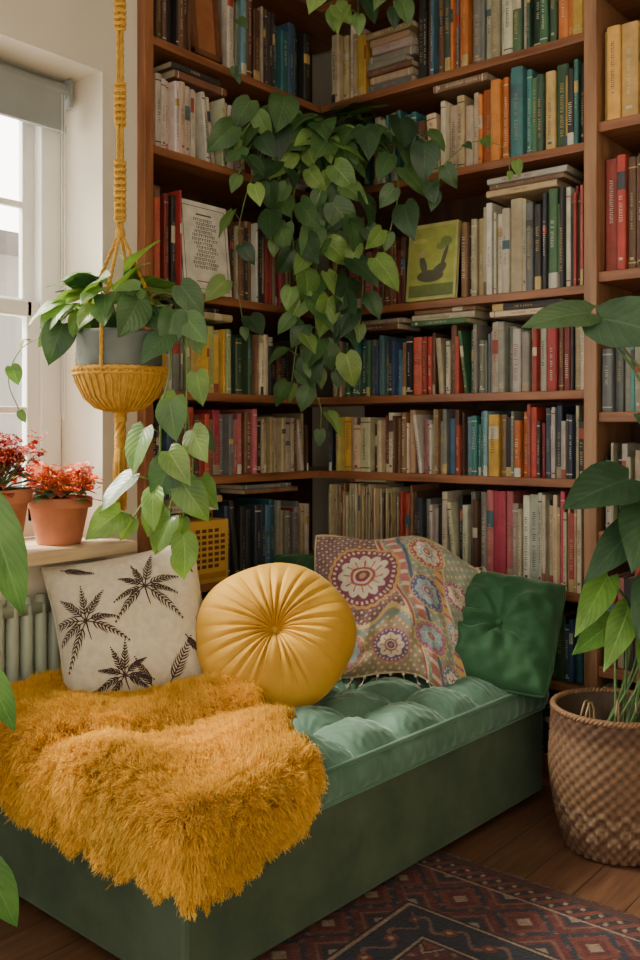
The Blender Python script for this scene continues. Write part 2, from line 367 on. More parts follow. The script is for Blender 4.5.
B.stack((0,0,SH[5]+T2+.329),UX,NX,.70,.30,'CNW')
B.stack((0,0,SH[4]+T2+.240),UX,NX,.12,.25,'NW'); B.stack((0,0,SH[4]+T2+.242),UX,NX,.40,.27,'GWN'); B.stack((0,0,SH[4]+T2+.252),UX,NX,.72,.3,'WK')
B.stack((0,0,SH[6]+T2+.283),UX,NX,.50,.24,'N'); B.stack((0,0,SH[2]+T2+.322),UX,NX,.12,.2,'C')
def leftrow(i,segs,st=.02,mh=.4): B.row((0,-.836,SH[i]+T2),UY,NY,segs,st,.80,mh)
leftrow(7,[(.12,'KNK',.25,.3,.02,.03),(.178,'NN',.29,.32,.03,.05),(.315,'.'),(.44,'LWWE',.27,.31,.02,.03),(.6,'WCKN',.26,.3,.018,.03),(.72,'TBT',.25,.28,.03,.05),(.80,'K',.24,.26,.02,.03)])
leftrow(6,[(.46,'W',.235,.24,.016,.026),(.56,'RW',.24,.26,.015,.025),(.8,'*KEWNT',.1,.24,.02,.035)])
leftrow(5,[(.13,'NKR',.28,.33,.02,.035),(.36,'.'),(.55,'NCWK',.26,.31,.015,.03),(.7,'RWPR',.24,.29,.015,.025),(.8,'KN',.23,.26,.02,.03)])
leftrow(4,[(.16,'WEG',.2,.24,.02,.03),(.34,'YYgW',.2,.23,.02,.035),(.5,'gWGC',.19,.23,.018,.03),(.8,'WNEK',.19,.23,.018,.03)])
leftrow(3,[(.14,'KB',.19,.23,.02,.03),(.3,'RNN',.2,.235,.03,.05),(.5,'PNEP',.2,.23,.015,.03),(.62,'RKC',.2,.23,.015,.025),(.8,'CNWK',.2,.23,.018,.03)])
leftrow(2,[(.13,'K',.2,.22,.02,.03),(.34,'.'),(.5,'KBK',.24,.28,.02,.035),(.62,'TBK',.22,.26,.02,.03),(.8,'EWRC',.22,.25,.02,.03)])
leftrow(1,[(.8,'NKBGWC',.2,.26,.02,.035)]); leftrow(0,[(.8,'NKBG',.17,.2,.02,.04)])
B.stack((0,-.836,SH[2]+T2+.287),UY,NY,.42,.3,'NE'); B.stack((0,-.836,SH[4]+T2+.247),UY,NY,.1,.26,'CK')
B.stack((0,-.836,SH[2]+T2+.242),UY,NY,.06,.28,'WYK'); B.stack((0,-.836,SH[6]+T2+.245),UY,NY,.08,.24,'NK')
def row2(i,segs): B.row((0,0,SH2[i]+.0166),UX,NX,segs,1.118,2.35,.4)
row2(5,[(1.45,'D',.29,.3,.035,.05),(1.7,'WKN',.25,.3,.02,.04),(2.34,'RKWGBT',.25,.32,.02,.04)])
row2(4,[(1.19,'R',.33,.36,.03,.045),(1.27,'N',.33,.35,.02,.03),(1.34,'K',.33,.35,.02,.03),(2.34,'NWgRKB',.28,.34,.02,.04)])
row2(3,[(1.3,'TWEL',.2,.24,.02,.03),(1.55,'*KNWR',.1,.22,0,0),(2.34,'GKWRN',.2,.3,.02,.04)])
row2(2,[(1.42,'KWKW',.24,.27,.014,.022),(2.34,'WGRNB',.2,.28,.02,.04)])
row2(1,[(1.35,'PRKP',.28,.33,.02,.03),(2.34,'KWNTG',.25,.33,.02,.04)])
row2(0,[(2.34,'KWNRG',.2,.25,.02,.04)])
B.mb.build('books',[m_book])
def faceout(name,o,u,n,w,h,th,bg,draw):
    mb=MB(); u=V(u);n=V(n); tilt=.10; up=(V((0,0,1))-n*tilt).normalized(); nn=(n+V((0,0,1))*tilt).normalized()
    o=V(o)
    def P(x,y,z): return o+u*x+up*y+nn*z
    def bx(x0,x1,y0,y1,z0,z1,c):
        vs=[P(x0,y0,z0),P(x1,y0,z0),P(x1,y1,z0),P(x0,y1,z0),P(x0,y0,z1),P(x1,y0,z1),P(x1,y1,z1),P(x0,y1,z1)]
        mb.add(vs,[(0,3,2,1),(4,5,6,7),(0,1,5,4),(1,2,6,5),(2,3,7,6),(3,0,4,7)],c)
    bx(0,w,0,h,-.003,0,bg); bx(0,w,0,h,-th,-th+.003,bg); bx(.004,w-.004,.003,h-.003,-th+.003,-.003,(.6,.52,.38)); bx(0,.003,0,h,-th,0,bg)
    draw(bx,P,mb); return mb.build(name,[m_book])
def dr1(bx,P,mb):
    ink=(.06,.05,.05)
    bx(.012,.208,.012,.014,0,.0005,ink);bx(.012,.208,.292,.294,0,.0005,ink);bx(.012,.014,.012,.294,0,.0005,ink);bx(.206,.208,.012,.294,0,.0005,ink)
    for r in range(13):
        y=.245-r*.0135; x=.062+.012*math.sin(r)
        while x<.155-.01*math.cos(r*2):
            l=random.uniform(.003,.009)
            bx(x,x+l*.35,y,y+.009,0,.0006,ink); bx(x,x+l,y+.007,y+.009,0,.0006,ink)
            if random.random()<.5: bx(x,x+l,y,y+.002,0,.0006,ink)
            x+=l+.003
    bx(.075,.145,.265,.270,0,.0006,ink); bx(.06,.16,.036,.04,0,.0006,(.35,.05,.04))
faceout('propped_book',(-.002,-.70,SH[5]+T2+.003),UY,NY,.22,.31,.02,(.70,.67,.58),dr1)
def dr2(bx,P,mb):
    bx(.012,.196,.012,.262,0,.0005,(.36,.40,.08))
    def disc(cx,cy,rx,ry,c,z=.0012,rot=0):
        vs=[P(cx,cy,z)]
        for k in range(24):
            x,y=rx*math.cos(k*math.pi/12),ry*math.sin(k*math.pi/12); vs.append(P(cx+x*math.cos(rot)-y*math.sin(rot),cy+x*math.sin(rot)+y*math.cos(rot),z))
        mb.add(vs,[(0,1+k,1+(k+1)%24) for k in range(24)],c)
    bx(.012,.196,.012,.055,0,.0008,(.14,.18,.05)); 
    dk=(.10,.10,.06)
    disc(.10,.085,.055,.022,dk); disc(.135,.105,.035,.018,dk,.0013,.6); disc(.07,.125,.014,.035,dk,.0014,.3); disc(.062,.165,.012,.012,(.5,.35,.2),.0015)
    disc(.155,.15,.008,.05,dk,.0013,-.3); disc(.16,.205,.024,.018,(.16,.22,.06),.0014); disc(.14,.19,.02,.014,(.2,.27,.07),.0013); disc(.05,.215,.03,.010,(.50,.50,.16),.0012)
faceout('propped_book',(.392,.004,SH[5]+T2+.003),UX,NX,.205,.275,.018,(.46,.46,.16),dr2)
def dr3(bx,P,mb):
    c=(.16,.06,.025)
    bx(0,.13,0,.02,0,.012,c);bx(0,.13,.27,.29,0,.012,c);bx(0,.02,0,.29,0,.012,c);bx(.11,.13,0,.29,0,.012,c);bx(.02,.11,.02,.27,0,.002,(.33,.12,.04))
faceout('picture_frame',(-.014,-.655,SH[7]+T2+.003),UY,NY,.13,.29,.015,(.16,.06,.025),dr3)
mb=MB(); z0=SH[2]+T2
mb.box((-.14,-.70,z0),(.0,-.50,z0+.21),(.62,.35,.06)); 
for i in range(6):
    for j in range(7):
        if (i in(0,5)) and (j in (0,6)): continue
        y=-.682+i*.029; z=z0+.05+j*.02
        mb.box((-.001,y,z),(.0015,y+.02,z+.012),(.10,.04,.01))
mb.box((-.001,-.685,z0+.015),(.003,-.515,z0+.035),(.45,.22,.03)); mb.tube([(-.06,-.68,z0+.21),(-.06,-.68,z0+.235),(-.06,-.52,z0+.235),(-.06,-.52,z0+.21)],.005,6,col=(.3,.15,.03))
mb.build('yellow_radio',[m_attr],bevel=.003)
# ------------------------------------------------------------------ leaves / vines
WPROF=[(0,.0),(.03,.42),(.10,.80),(.22,.98),(.35,1.0),(.5,.88),(.65,.66),(.8,.38),(.92,.14),(1,0)]
WLONG=[(0,.0),(.05,.22),(.15,.55),(.3,.86),(.45,1.0),(.6,.94),(.75,.7),(.87,.4),(.95,.16),(1,0)]
def leaf(mb,base,d,n,L,W,col,droop=.5,fold=.22,prof=WPROF,lobe=.16,mat=0):
    d=V(d).normalized(); n=V(n); n=n-d*n.dot(d)
    if n.length<1e-4: n=d.orthogonal()
    n.normalize(); side=d.cross(n)
    p=V(base); us=[-1,-.6,-.25,0,.25,.6,1]
    vs=[];uv=[];last=0; ph=random.uniform(0,6)
    for v,w in prof:
        phi=droop*v*1.2
        dd=d*math.cos(phi)-n*math.sin(phi); nn=n*math.cos(phi)+d*math.sin(phi)
        p=p+dd*(v-last)*L; last=v
        for u in us:
            a=abs(u)
            q=p+side*(u*w*W*.5)+nn*(fold*a*w*W*.5*(1-.5*a)+.03*W*math.sin(v*11+u*2+ph)*a)-dd*(lobe*L*a*a*math.exp(-v*5))*(1 if w>0 else 0)
            vs.append(q); uv.append((u*.5+.5,v))
    m=len(us); fs=[]
    for i in range(len(prof)-1):
        for k in range(m-1): fs.append((i*m+k,i*m+k+1,(i+1)*m+k+1,(i+1)*m+k))
    mb.add(vs,fs,col,mat,uv)
GREENS=[(.045,.115,.045),(.065,.15,.05),(.03,.08,.035),(.09,.19,.06)]
LIGHTG=[(.18,.33,.07),(.23,.38,.10),(.14,.27,.07)]
def gcol(pl=.2):
    c=random.choice(LIGHTG if random.random()<pl else GREENS); j=random.uniform(.8,1.2); return tuple(x*j for x in c)
def smooth_path(pts,step):
    pts=[V(p) for p in pts]; P=[pts[0]*2-pts[1]]+pts+[pts[-1]*2-pts[-2]]; out=[]
    for i in range(1,len(P)-2):
        n=max(2,int((P[i+1]-P[i]).length/step))
        for k in range(n):
            t=k/n; a,b,c,d=P[i-1],P[i],P[i+1],P[i+2]
            out.append(.5*((2*b)+(-a+c)*t+(2*a-5*b+4*c-d)*t*t+(-a+3*b-3*c+d)*t**3))
    out.append(pts[-1]); return out
STEM=(.12,.20,.06)
RV=V((.775,.632,0)); FV=V((.632,-.775,0))
def vine(mb,pts,face,spacing,L0,L1,pl=.2,stem=.0028,side0=1,tipleaf=True,skip=0):
    path=smooth_path(pts,.02); mb.tube(path,stem,5,STEM)
    acc=0; sgn=side0; face=V(face).normalized(); up=V((0,0,1)); trav=0
    for i in range(1,len(path)):
        sl=(path[i]-path[i-1]).length; acc+=sl; trav+=sl
        if acc>=spacing*random.uniform(.8,1.2) and trav>skip:
            acc=0; sgn=-sgn; t=(path[i]-path[i-1]).normalized()
            sd=face.cross(up)*sgn
            L=random.uniform(L0,L1)
            pd=(sd*random.uniform(.3,.8)+face*random.uniform(.3,.8)+up*random.uniform(.0,.5)).normalized()
            pe=path[i]+pd*L*random.uniform(.25,.5)
            mb.tube([path[i],path[i]+pd*L*.15+up*.004,pe],.0018,4,STEM)
            d=(sd*random.uniform(.0,.9)+face*random.uniform(.05,.6)-up*random.uniform(.3,1.0)+t*.2)
            n=face*random.uniform(.4,1)+up*random.uniform(.2,1.0)+sd*random.uniform(-.8,.6)
            leaf(mb,pe,d,n,L,L*random.uniform(.62,.80),gcol(pl),random.uniform(.1,.9),random.uniform(.1,.5))
    if tipleaf:
        leaf(mb,path[-1],(path[-1]-path[-3]),face,L0*.8,L0*.55,gcol(.6),.2)
def bush(mb,c,face,rx,ry,rz,n,L0,L1,pl,orig=None,e0=-.35):
    c=V(c); orig=V(orig) if orig else c; face=V(face); side=face.cross(V((0,0,1)))
    for i in range(n):
        a=random.uniform(-1,1)*math.pi*.62; e=random.uniform(e0,1.3)
        dr=face*math.cos(a)*math.cos(e)+side*math.sin(a)*math.cos(e)+V((0,0,1))*math.sin(e)
        k=random.uniform(.55,1)
        loc=c+face*dr.dot(face)*ry*k+side*dr.dot(side)*rx*k+V((0,0,dr.z*rz*k))
        L=random.uniform(L0,L1)
        mid=(orig+loc)*.5+V((0,0,.03)); mb.tube(smooth_path([orig,mid,loc],.03),.0018,4,STEM)
        d=dr*.8+V((0,0,-random.uniform(.2,.8)))+side*random.uniform(-.5,.5)
        nn=dr+V((0,0,.7))+face*.4+side*random.uniform(-.5,.5)
        leaf(mb,loc,d,nn,L,L*random.uniform(.62,.80),gcol(pl),random.uniform(.2,1.0),random.uniform(.1,.5))
def D(a,b,z): p=RV*a+FV*b; return V((p.x,p.y,z))
def pot(mb,c,r,h,col,mat=0,soil=1,rim=True):
    prof=[(0,0),(r*.70,0),(r*.72,.004),(r*.95,h*.78)]+([(r*1.06,h*.78),(r*1.08,h*.8),(r*1.08,h*.98),(r*1.04,h)] if rim else [(r,h*.97),(r*.99,h)])+[(r*.93,h),(r*.9,h*.86)]
    mb.revolve(prof,c,36,col,mat); mb.revolve([(r*.9,h*.87),(r*.45,h*.9),(0.0005,h*.89)],c,24,(.05,.03,.02),soil)
# central pothos
E=empty('pothos_plant')
mb=MB(); pot(mb,D(0,-.13,SH[6]+T2),.085,.15,(.35,.28,.2)); mb.build('pot',[m_attr,m_soil],smooth=True,parent=E)
mb=MB(); F3=(.632,-.775,.1)
O=D(0,-.06,2.19)
bush(mb,D(.0,.12,2.17),V((.632,-.775,0)),.26,.22,.17,42,.10,.16,.06,O)
vs=[[O,D(-.10,.16,2.22),D(-.22,.36,2.16),D(-.28,.41,2.02)],
[O,D(-.12,.22,2.28),D(-.20,.36,2.26),D(-.28,.42,2.14)],
[O,D(.02,.25,2.2),D(.02,.32,1.95),D(-.02,.33,1.65),D(.0,.32,1.36)],
[O,D(-.05,.25,2.15),D(-.10,.33,1.9),D(-.07,.34,1.6),D(-.10,.33,1.31)],
[O,D(.08,.25,2.15),D(.10,.32,1.95),D(.15,.32,1.75),D(.14,.33,1.52)],
[O,D(.05,.25,2.2),D(.06,.32,1.9),D(.05,.33,1.6),D(.06,.33,1.36)],
[O,D(.14,.25,2.22),D(.24,.34,2.12),D(.27,.38,1.98),D(.24,.38,1.83)],
[O,D(.18,.28,2.2),D(.34,.40,2.16),D(.40,.45,2.03),D(.39,.46,1.95)],
[O,D(.0,.25,2.2),D(-.14,.3,2.05),D(-.16,.33,1.82)]]
for i,p in enumerate(vs): vine(mb,p,F3,.047,.085,.15,(.10,.1,.6,.5,.2,.4,.08,.08,.12)[i])
vine(mb,[D(-.07,.33,1.45),D(-.05,.34,1.34),D(.0,.34,1.24),D(.0,.34,1.15)],F3,.07,.08,.11,.3)
vine(mb,[D(-.2,.40,2.1),D(-.26,.42,1.92),D(-.29,.42,1.72),D(-.26,.42,1.50)],F3,.10,.06,.12,.2,stem=.002)
vine(mb,[D(.40,.45,2.03),D(.50,.52,2.1),D(.60,.58,2.06),D(.61,.6,1.98)],F3,.11,.04,.06,.4,stem=.0018)
mb.build('foliage',[m_leaf],smooth=True,parent=E)
E=empty('pothos_plant')
mb=MB(); pot(mb,D(.02,.0,2.981+.0),.06,.1,(.5,.45,.4)); mb.build('pot',[m_attr,m_soil],smooth=True,parent=E)
mb=MB(); O=D(.02,.03,3.06)
for p in ([O,D(.0,.35,2.95),D(.02,.42,2.75),D(.04,.42,2.58)],[O,D(.1,.35,2.95),D(.12,.42,2.78),D(.13,.43,2.56)],[O,D(.2,.38,2.95),D(.24,.44,2.78),D(.25,.44,2.58)]):
    vine(mb,p,F3,.045,.09,.13,.85)
vine(mb,[O,D(-.15,.3,2.95),D(-.27,.4,2.7),D(-.29,.42,2.45),D(-.28,.42,2.36)],F3,.14,.04,.055,.5,stem=.0015)
mb.build('foliage',[m_leaf],smooth=True,parent=E)
# ------------------------------------------------------------------ hanging planter
H0=V((.32,-1.223,0))
def HP(a,b,z): p=H0+RV*a+FV*b; return V((p.x,p.y,z))
E=empty('hanging_planter')
mgrey=simple('grey_glaze',(.13,.155,.14),(.08,.10,.09),12,.5,.1,60)
mb=MB(); hc=(H0.x,H0.y,1.20)
mb.revolve([(0,0.012),(.05,.015),(.085,.045),(.105,.09),(.112,.14),(.113,.19),(.116,.195),(.116,.205),(.108,.207),(.104,.19),(.10,.17)],hc,48,mat=0)
mb.revolve([(.103,.18),(.05,.185),(.0005,.18)],hc,24,mat=1)
mb.build('pot',[mgrey,m_soil],smooth=True,parent=E)
mb=MB()
prof=[(.012,-.006),(.03,.0),(.06,.008),(.09,.035),(.110,.075),(.117,.10),(.119,.112),(.114,.114)]
mb.revolve(prof,hc,144,rf=lambda th,i,z:.003*abs(math.sin(th*18)),)
for zz,rr in ((.108,.006),(.095,.004)):
    ringp=[(hc[0]+.119*math.cos(k*math.pi/60),hc[1]+.119*math.sin(k*math.pi/60),hc[2]+zz+.002*math.sin(k*2.1)) for k in range(120)]
    mb.tube(ringp,rr,8,closed=True)
for k in range(36):
    th=k*math.pi/18; pr=[(hc[0]+(r+.004)*math.cos(th+dz),hc[1]+(r+.004)*math.sin(th+dz),hc[2]+z) for (r,z),dz in zip(prof[1:7],[0,.02,-.02,.02,-.02,0])]
    mb.tube(pr,.0028,5)
def rope(p0,p1,r,strands=3,tw=60,n=None,kink=0):
    p0=V(p0);p1=V(p1);L=(p1-p0).length; t=(p1-p0)/L; a=t.orthogonal().normalized(); b=t.cross(a); n=n or int(L/.005)
    for s in range(strands):
        pts=[]
        for i in range(n+1):
            f=i/n; an=f*L*tw+s*2*math.pi/strands
            pts.append(p0+(p1-p0)*f+(a*math.cos(an)+b*math.sin(an))*r)
        mb.tube(pts,r*.9,5)
rope(HP(-.005,0,3.13),HP(-.005,0,1.66),.0031,3,110); rope(HP(.005,.0,3.13),HP(.005,0,1.66),.0031,3,110)
z=1.70; k=0
while z<2.75:
    if (z<1.86) or (1.95<z<2.06) or (2.2<z<2.32) or (2.5<z<2.6):
        sgn=1 if k%2 else -1
        pts=[HP(.012*math.cos(t)*1.1,.009*math.sin(t),z+.003*math.sin(t*sgn)) for t in np.linspace(0,2*math.pi,12)[:-1]]
        mb.tube(pts,.0034,5,closed=True); mb.sphere(HP(sgn*.012,.002,z+.004),.0055,n=8)
        z+=.0085; k+=1
    else: z+=.01
mb.sphere(HP(0,0,1.665),.014,n=12,sz=1.2)
for k in range(4):
    th=.5+k*math.pi/2; e=V((H0.x+.122*math.cos(th),H0.y+.122*math.sin(th),1.31)); 
    m=V((H0.x+.118*math.cos(th),H0.y+.118*math.sin(th),1.42)); s0=V((H0.x+.006*math.cos(th),H0.y+.006*math.sin(th),1.66))
    rope(s0,m,.0028,3,120); rope(m,e,.0028,3,120)
for z in (1.195,1.18): mb.sphere(HP(0,0,z),.018,n=12)
rope(HP(0,0,1.18),HP(0,0,1.13),.008,4,50)
for i in range(10): 
    rr=.013; mb.tube([HP(rr*math.cos(k),rr*math.sin(k),1.135-i*.0035) for k in np.linspace(0,2*math.pi,14)[:-1]],.0024,5,closed=True)
for k in range(140):
    an=random.uniform(0,6.28); r0=random.uniform(.001,.011); r1=r0*1.45+.002; q=random.uniform(.935,.965)
    mb.tube([HP(r0*math.cos(an),r0*math.sin(an),1.135),HP(r1*1.05*math.cos(an),r1*1.05*math.sin(an),1.05),HP(r1*math.cos(an+.1),r1*math.sin(an+.1),q)],.0013,4)
mb.sphere(HP(0,0,3.13),.02)
mb.build('macrame_hanger',[m_yarn],smooth=True,parent=E)
mb=MB(); O=HP(0,0,1.395)
bush(mb,HP(.0,.0,1.44),V((.632,-.775,0)),.16,.11,.14,30,.075,.12,.5,O,e0=.05)
bush(mb,HP(0.0,.0,1.43),V((-.632,.775,0)),.15,.12,.13,12,.08,.115,.5,O,e0=.0)
for i,p in enumerate([[O,HP(.12,.06,1.47),HP(.18,.08,1.38),HP(.19,.1,1.2),HP(.205,.1,1.06),HP(.18,.1,.93)],
 [O,HP(.10,.04,1.5),HP(.17,.05,1.48),HP(.20,.05,1.40)],
 [O,HP(-.1,.04,1.46),HP(-.16,.05,1.41)]]):
    vine(mb,p,F3,.062,.08,.12,.5)
vine(mb,[HP(.14,.06,1.44),HP(.15,.12,1.3),HP(.13,.13,1.2),HP(.12,.13,1.04),HP(.06,.13,.93)],F3,.045,.085,.125,.55,skip=.24)
vine(mb,[HP(.19,.1,1.2),HP(.18,.12,1.05),HP(.15,.12,.95),HP(.17,.12,.84)],F3,.045,.085,.125,.5)
vine(mb,[O,HP(-.14,.0,1.43),HP(-.2,.0,1.40),HP(-.27,-.02,1.36),HP(-.30,-.02,1.28),HP(-.27,-.02,1.2)],F3,.12,.045,.06,.9,stem=.0016)
mb.build('foliage',[m_leaf],smooth=True,parent=E)
# ------------------------------------------------------------------ sill flower pots
def flowerpot(x,y,r,h,seed,fl,hh,nb):
    random.seed(seed); E=empty('flower_pot'); mb=MB(); pot(mb,(x,y,.8206),r,h,(1,1,1)); mb.build('pot',[m_terra,m_soil],smooth=True,parent=E)
    mb=MB(); c=V((x,y,.82+h*.9))
    for i in range(46):
        a=random.uniform(0,6.28); e=random.uniform(.1,1.2); q=c+V((math.cos(a)*math.cos(e)*r*1.0,math.sin(a)*math.cos(e)*r*1.0,math.sin(e)*hh*.5))
        mb.tube([c,(c+q)/2+V((0,0,.01)),q],.0015,4,STEM); leaf(mb,q,V((math.cos(a),math.sin(a),.1)),V((0,0,1)),.045,.032,random.choice([gcol(.2),(.25,.05,.03)]),.5)
    for i in range(nb):
        a=random.uniform(0,6.28); rr=random.uniform(0,1)**.6*r*1.22; q=c+V((math.cos(a)*rr,math.sin(a)*rr,hh*random.uniform(.4,1)))
        mb.tube([c,q],.0013,4,STEM)
        for k in range(10):
            w=q+V((random.uniform(-.022,.022),random.uniform(-.022,.022),random.uniform(-.02,.016))); cc=random.choice(fl)
            th0=random.uniform(0,1.5); tx,ty=random.uniform(-.5,.9),random.uniform(-.9,.5)
            N_=V((tx,ty,1)).normalized(); A_=N_.orthogonal().normalized(); B_=N_.cross(A_)
            for pn in range(5):
                th=th0+pn*math.pi*.4; leaf(mb,w,A_*math.cos(th)+B_*math.sin(th)+N_*.3,N_,.013,.012,cc,.3,.1,lobe=0)
            mb.sphere(w+N_*.002,.0022,(.8,.5,.1),n=5)
    mb.build('flowers',[m_leaf],smooth=True,parent=E)
flowerpot(-.03,-1.165,.088,.135,3,[(.62,.04,.02),(.72,.10,.03),(.48,.02,.02),(.75,.2,.04)],.10,44)
flowerpot(.0,-1.385,.086,.17,4,[(.42,.025,.03),(.55,.04,.04),(.32,.03,.04)],.17,48)
random.seed(5)
# ------------------------------------------------------------------ philodendron in basket
E=empty('potted_philodendron'); BC=V((1.275,-.275,0))
rows=46; prof=[(0.0,0.004),(.10,.004)]
def rad(f): return .135+.042*math.sin(min(1,f*1.25)*math.pi*.62)-.012*max(0,f-.6)
for i in range(rows+1):
    f=i/rows; prof.append((rad(f),.006+f*.375))
def rf(th,i,z):
    if i<2: return 0
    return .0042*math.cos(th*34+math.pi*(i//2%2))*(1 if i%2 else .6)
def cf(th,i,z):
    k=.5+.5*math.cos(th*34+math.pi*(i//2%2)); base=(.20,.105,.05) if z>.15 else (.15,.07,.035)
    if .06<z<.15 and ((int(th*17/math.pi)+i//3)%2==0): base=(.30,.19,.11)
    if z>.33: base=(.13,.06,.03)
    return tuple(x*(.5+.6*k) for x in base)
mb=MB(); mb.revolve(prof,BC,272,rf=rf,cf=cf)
mb.revolve([(rad(1),.381),(rad(1)-.012,.383),(rad(1)-.016,.30),(.13,.29),(0.001,.30)],BC,60,col=(.08,.05,.03))
for q in range(3):
    pts=[]
    for k in range(240):
        th=k*2*math.pi/240; a=th*30+q*2.094; pts.append((BC.x+(rad(1)-.004+.005*math.cos(a))*math.cos(th),BC.y+(rad(1)-.004+.005*math.cos(a))*math.sin(th),.384+.005*math.sin(a)))
    mb.tube(pts,.0048,5,(.25,.135,.065),closed=True)
mb.build('wicker_basket',[attrmat('wicker',.75,.3,80,.3,200)],smooth=True,parent=E)
def BP(a,b,z): p=BC+RV*a+FV*b; return V((p.x,p.y,z))
mb=MB()
DK=[(.045,.11,.058),(.055,.135,.062),(.04,.09,.052)]
def bigleaf(b0,tip,W,n,c=None,droop=.35,lobe=.2,rt=None):
    b0=BP(*b0);tip=BP(*tip); d=tip-b0; L=d.length*1.05
    rt=rt or (random.uniform(-.04,.06),random.uniform(-.05,.05)); r0=BP(rt[0],rt[1],.30)
    hgt=b0.z-.3; out=(b0-r0); out.z=0
    bow=RV*(.10 if hgt>.6 else .05 if hgt>.4 else 0)
    m1=r0+out*.3+bow+V((0,0,hgt*.35)); m2=r0+out*.7+bow*1.3+V((0,0,hgt*.78))
    mb.tube(smooth_path([r0,m1,m2,b0],.03),.0038,6,(.10,.19,.07))
    leaf(mb,b0,d+V(n)*.1,n,L,W,c or random.choice(DK),droop,.2,lobe=lobe)
NF=(.5,-.6,.6)
bigleaf((-.11,.15,1.455),(-.30,.17,1.385),.10,(.45,-.6,.55),(.10,.19,.09))
bigleaf((-.085,.15,1.44),(.10,.24,1.34),.18,(.45,-.7,.5),(.08,.16,.09))
bigleaf((.0,.12,1.02),(-.20,.2,.93),.15,(.4,-.6,.6))
bigleaf((.05,.12,.94),(-.03,.2,.77),.14,NF)
bigleaf((.03,.1,.90),(-.14,.18,.74),.10,NF)
bigleaf((-.05,.1,.76),(-.16,.16,.60),.085,NF,(.14,.30,.06))
bigleaf((.0,.12,.68),(-.10,.2,.52),.08,NF,(.18,.36,.08))
bigleaf((.06,.14,.76),(-.02,.2,.60),.10,NF)
bigleaf((.10,.12,.70),(.04,.2,.52),.10,NF)
bigleaf((.08,.05,1.2),(.26,.1,1.08),.16,NF); bigleaf((.1,.0,1.5),(.28,.05,1.42),.16,NF); bigleaf((.1,-.02,.95),(.3,.0,.85),.15,NF)
bigleaf((.1,.1,1.05),(.07,.2,.90),.12,NF); bigleaf((0,.0,.62),(-.14,.05,.52),.09,NF,(.14,.32,.07)); bigleaf((.1,.1,.55),(.2,.2,.42),.1,NF)
bigleaf((.05,.15,.60),(.0,.24,.46),.09,NF,(.12,.28,.07))
for k in range(5):
    a=random.uniform(-.08,.08); b_=random.uniform(-.02,.06)
    mb.tube(smooth_path([BP(a,b_,.29),BP(a*1.1,b_+.01,.40),BP(a*1.2-.01,b_+.03,.42),BP(a*1.3-.02,b_+.05,.385)],.02),.0026,5,(.28,.22,.12))
mb.build('foliage',[m_leaf],smooth=True,parent=E)
# near-left plant
E=empty('potted_plant'); PC=V((.56,-2.05,0)); mb=MB(); pot(mb,V((PC.x,PC.y,0)),.12,.22,(1,1,1)); mb.build('pot',[m_terra,m_soil],smooth=True,parent=E)
mb=MB()
def pl2(b0,tip,W,n,c,droop=.3):
    b0=V(b0);tip=V(tip); r0=V((PC.x+random.uniform(-.03,.03),PC.y+random.uniform(-.03,.03),.19)); h=b0.z-.19
    mb.tube(smooth_path([r0,r0+(b0-r0)*.3+V((0,0,h*.3)),b0+V((-.05,-.04,.05)),b0],.03),.004,6,STEM)
    leaf(mb,b0,tip-b0,n,(tip-b0).length*1.05,W,c,droop,.25,prof=WLONG,lobe=0)
pl2((.845,-1.95,1.09),(.923,-1.90,.85),.08,(.8,-.4,.3),(.08,.20,.055))
pl2((.845,-1.95,.79),(.903,-1.905,.65),.05,(.8,-.4,.3),(.09,.23,.055))
pl2((.845,-1.95,.47),(.908,-1.905,.32),.06,(.8,-.4,.3),(.08,.20,.055))
for k in range(9):
    a=random.uniform(1.8,5.6); r=random.uniform(.12,.26); z=random.uniform(.4,1.1); bx=(PC.x+r*math.cos(a),PC.y+r*math.sin(a),z)
    pl2(bx,(bx[0]+.1*math.cos(a),bx[1]+.1*math.sin(a),z-.17),.07,(math.cos(a),math.sin(a),.6),gcol(.1))
mb.build('foliage',[m_leaf],smooth=True,parent=E)
# ------------------------------------------------------------------ daybed
ang=.0436; F0=V((.985,-.11,0)); SD=V((-ang,-.999,0)); TD=V((-.999,ang,0)); BL,BW=1.44,.855
def BD(s,t,z): p=F0+SD*s+TD*t; return V((p.x,p.y,z))
E=empty('daybed')
MBD=Matrix(((SD.x,TD.x,0,F0.x),(SD.y,TD.y,0,F0.y),(0,0,1,0),(0,0,0,1)))
mb=MB(); mb.box((.0,.0,.035),(BL,BW,.288),M=MBD); ob=mb.build('base',[m_velvet_base],parent=E,bevel=.012)
mb=MB()
for s in (.08,BL-.08):
    for t in (.08,BW-.08): mb.box((s-.03,t-.03,.0),(s+.03,t+.03,.036),(.05,.025,.012),M=MBD)
mb.build('feet',[m_attr],parent=E)
def inset_path(i,z,n=14,r=.03):
    pts=[]; 
    for cs,ct,a0 in ((BL-i-r,BW-i-r,0),(i+r,BW-i-r,90),(i+r,i+r,180),(BL-i-r,i+r,270)):
        for k in range(7):
            a=math.radians(a0+k*15); pts.append(BD(cs+r*math.cos(a),ct+r*math.sin(a),z))
    return pts
mb=MB(); ns,ntt=260,160; zt=.372
S=np.linspace(0,BL,ns); Tt=np.linspace(0,BW,ntt); SS,TT=np.meshgrid(S,Tt,indexing='ij')
m_=np.minimum(np.minimum(SS,BL-SS),np.minimum(TT,BW-TT))
ps,pt=.180,.171
wv=np.array([[noise.noise(V((s*3,t*3,9))) for t in Tt] for s in S])
S2=SS+.02*wv; T2_=TT+.02*np.roll(wv,30,0)*np.clip(m_/.05,0,1)
fa=np.abs(np.sin(np.pi*S2/ps)); fb=np.abs(np.sin(np.pi*T2_/pt))
tuft=(fa**.42)*(fb**.42)
edge=1-np.exp(-m_/.020)
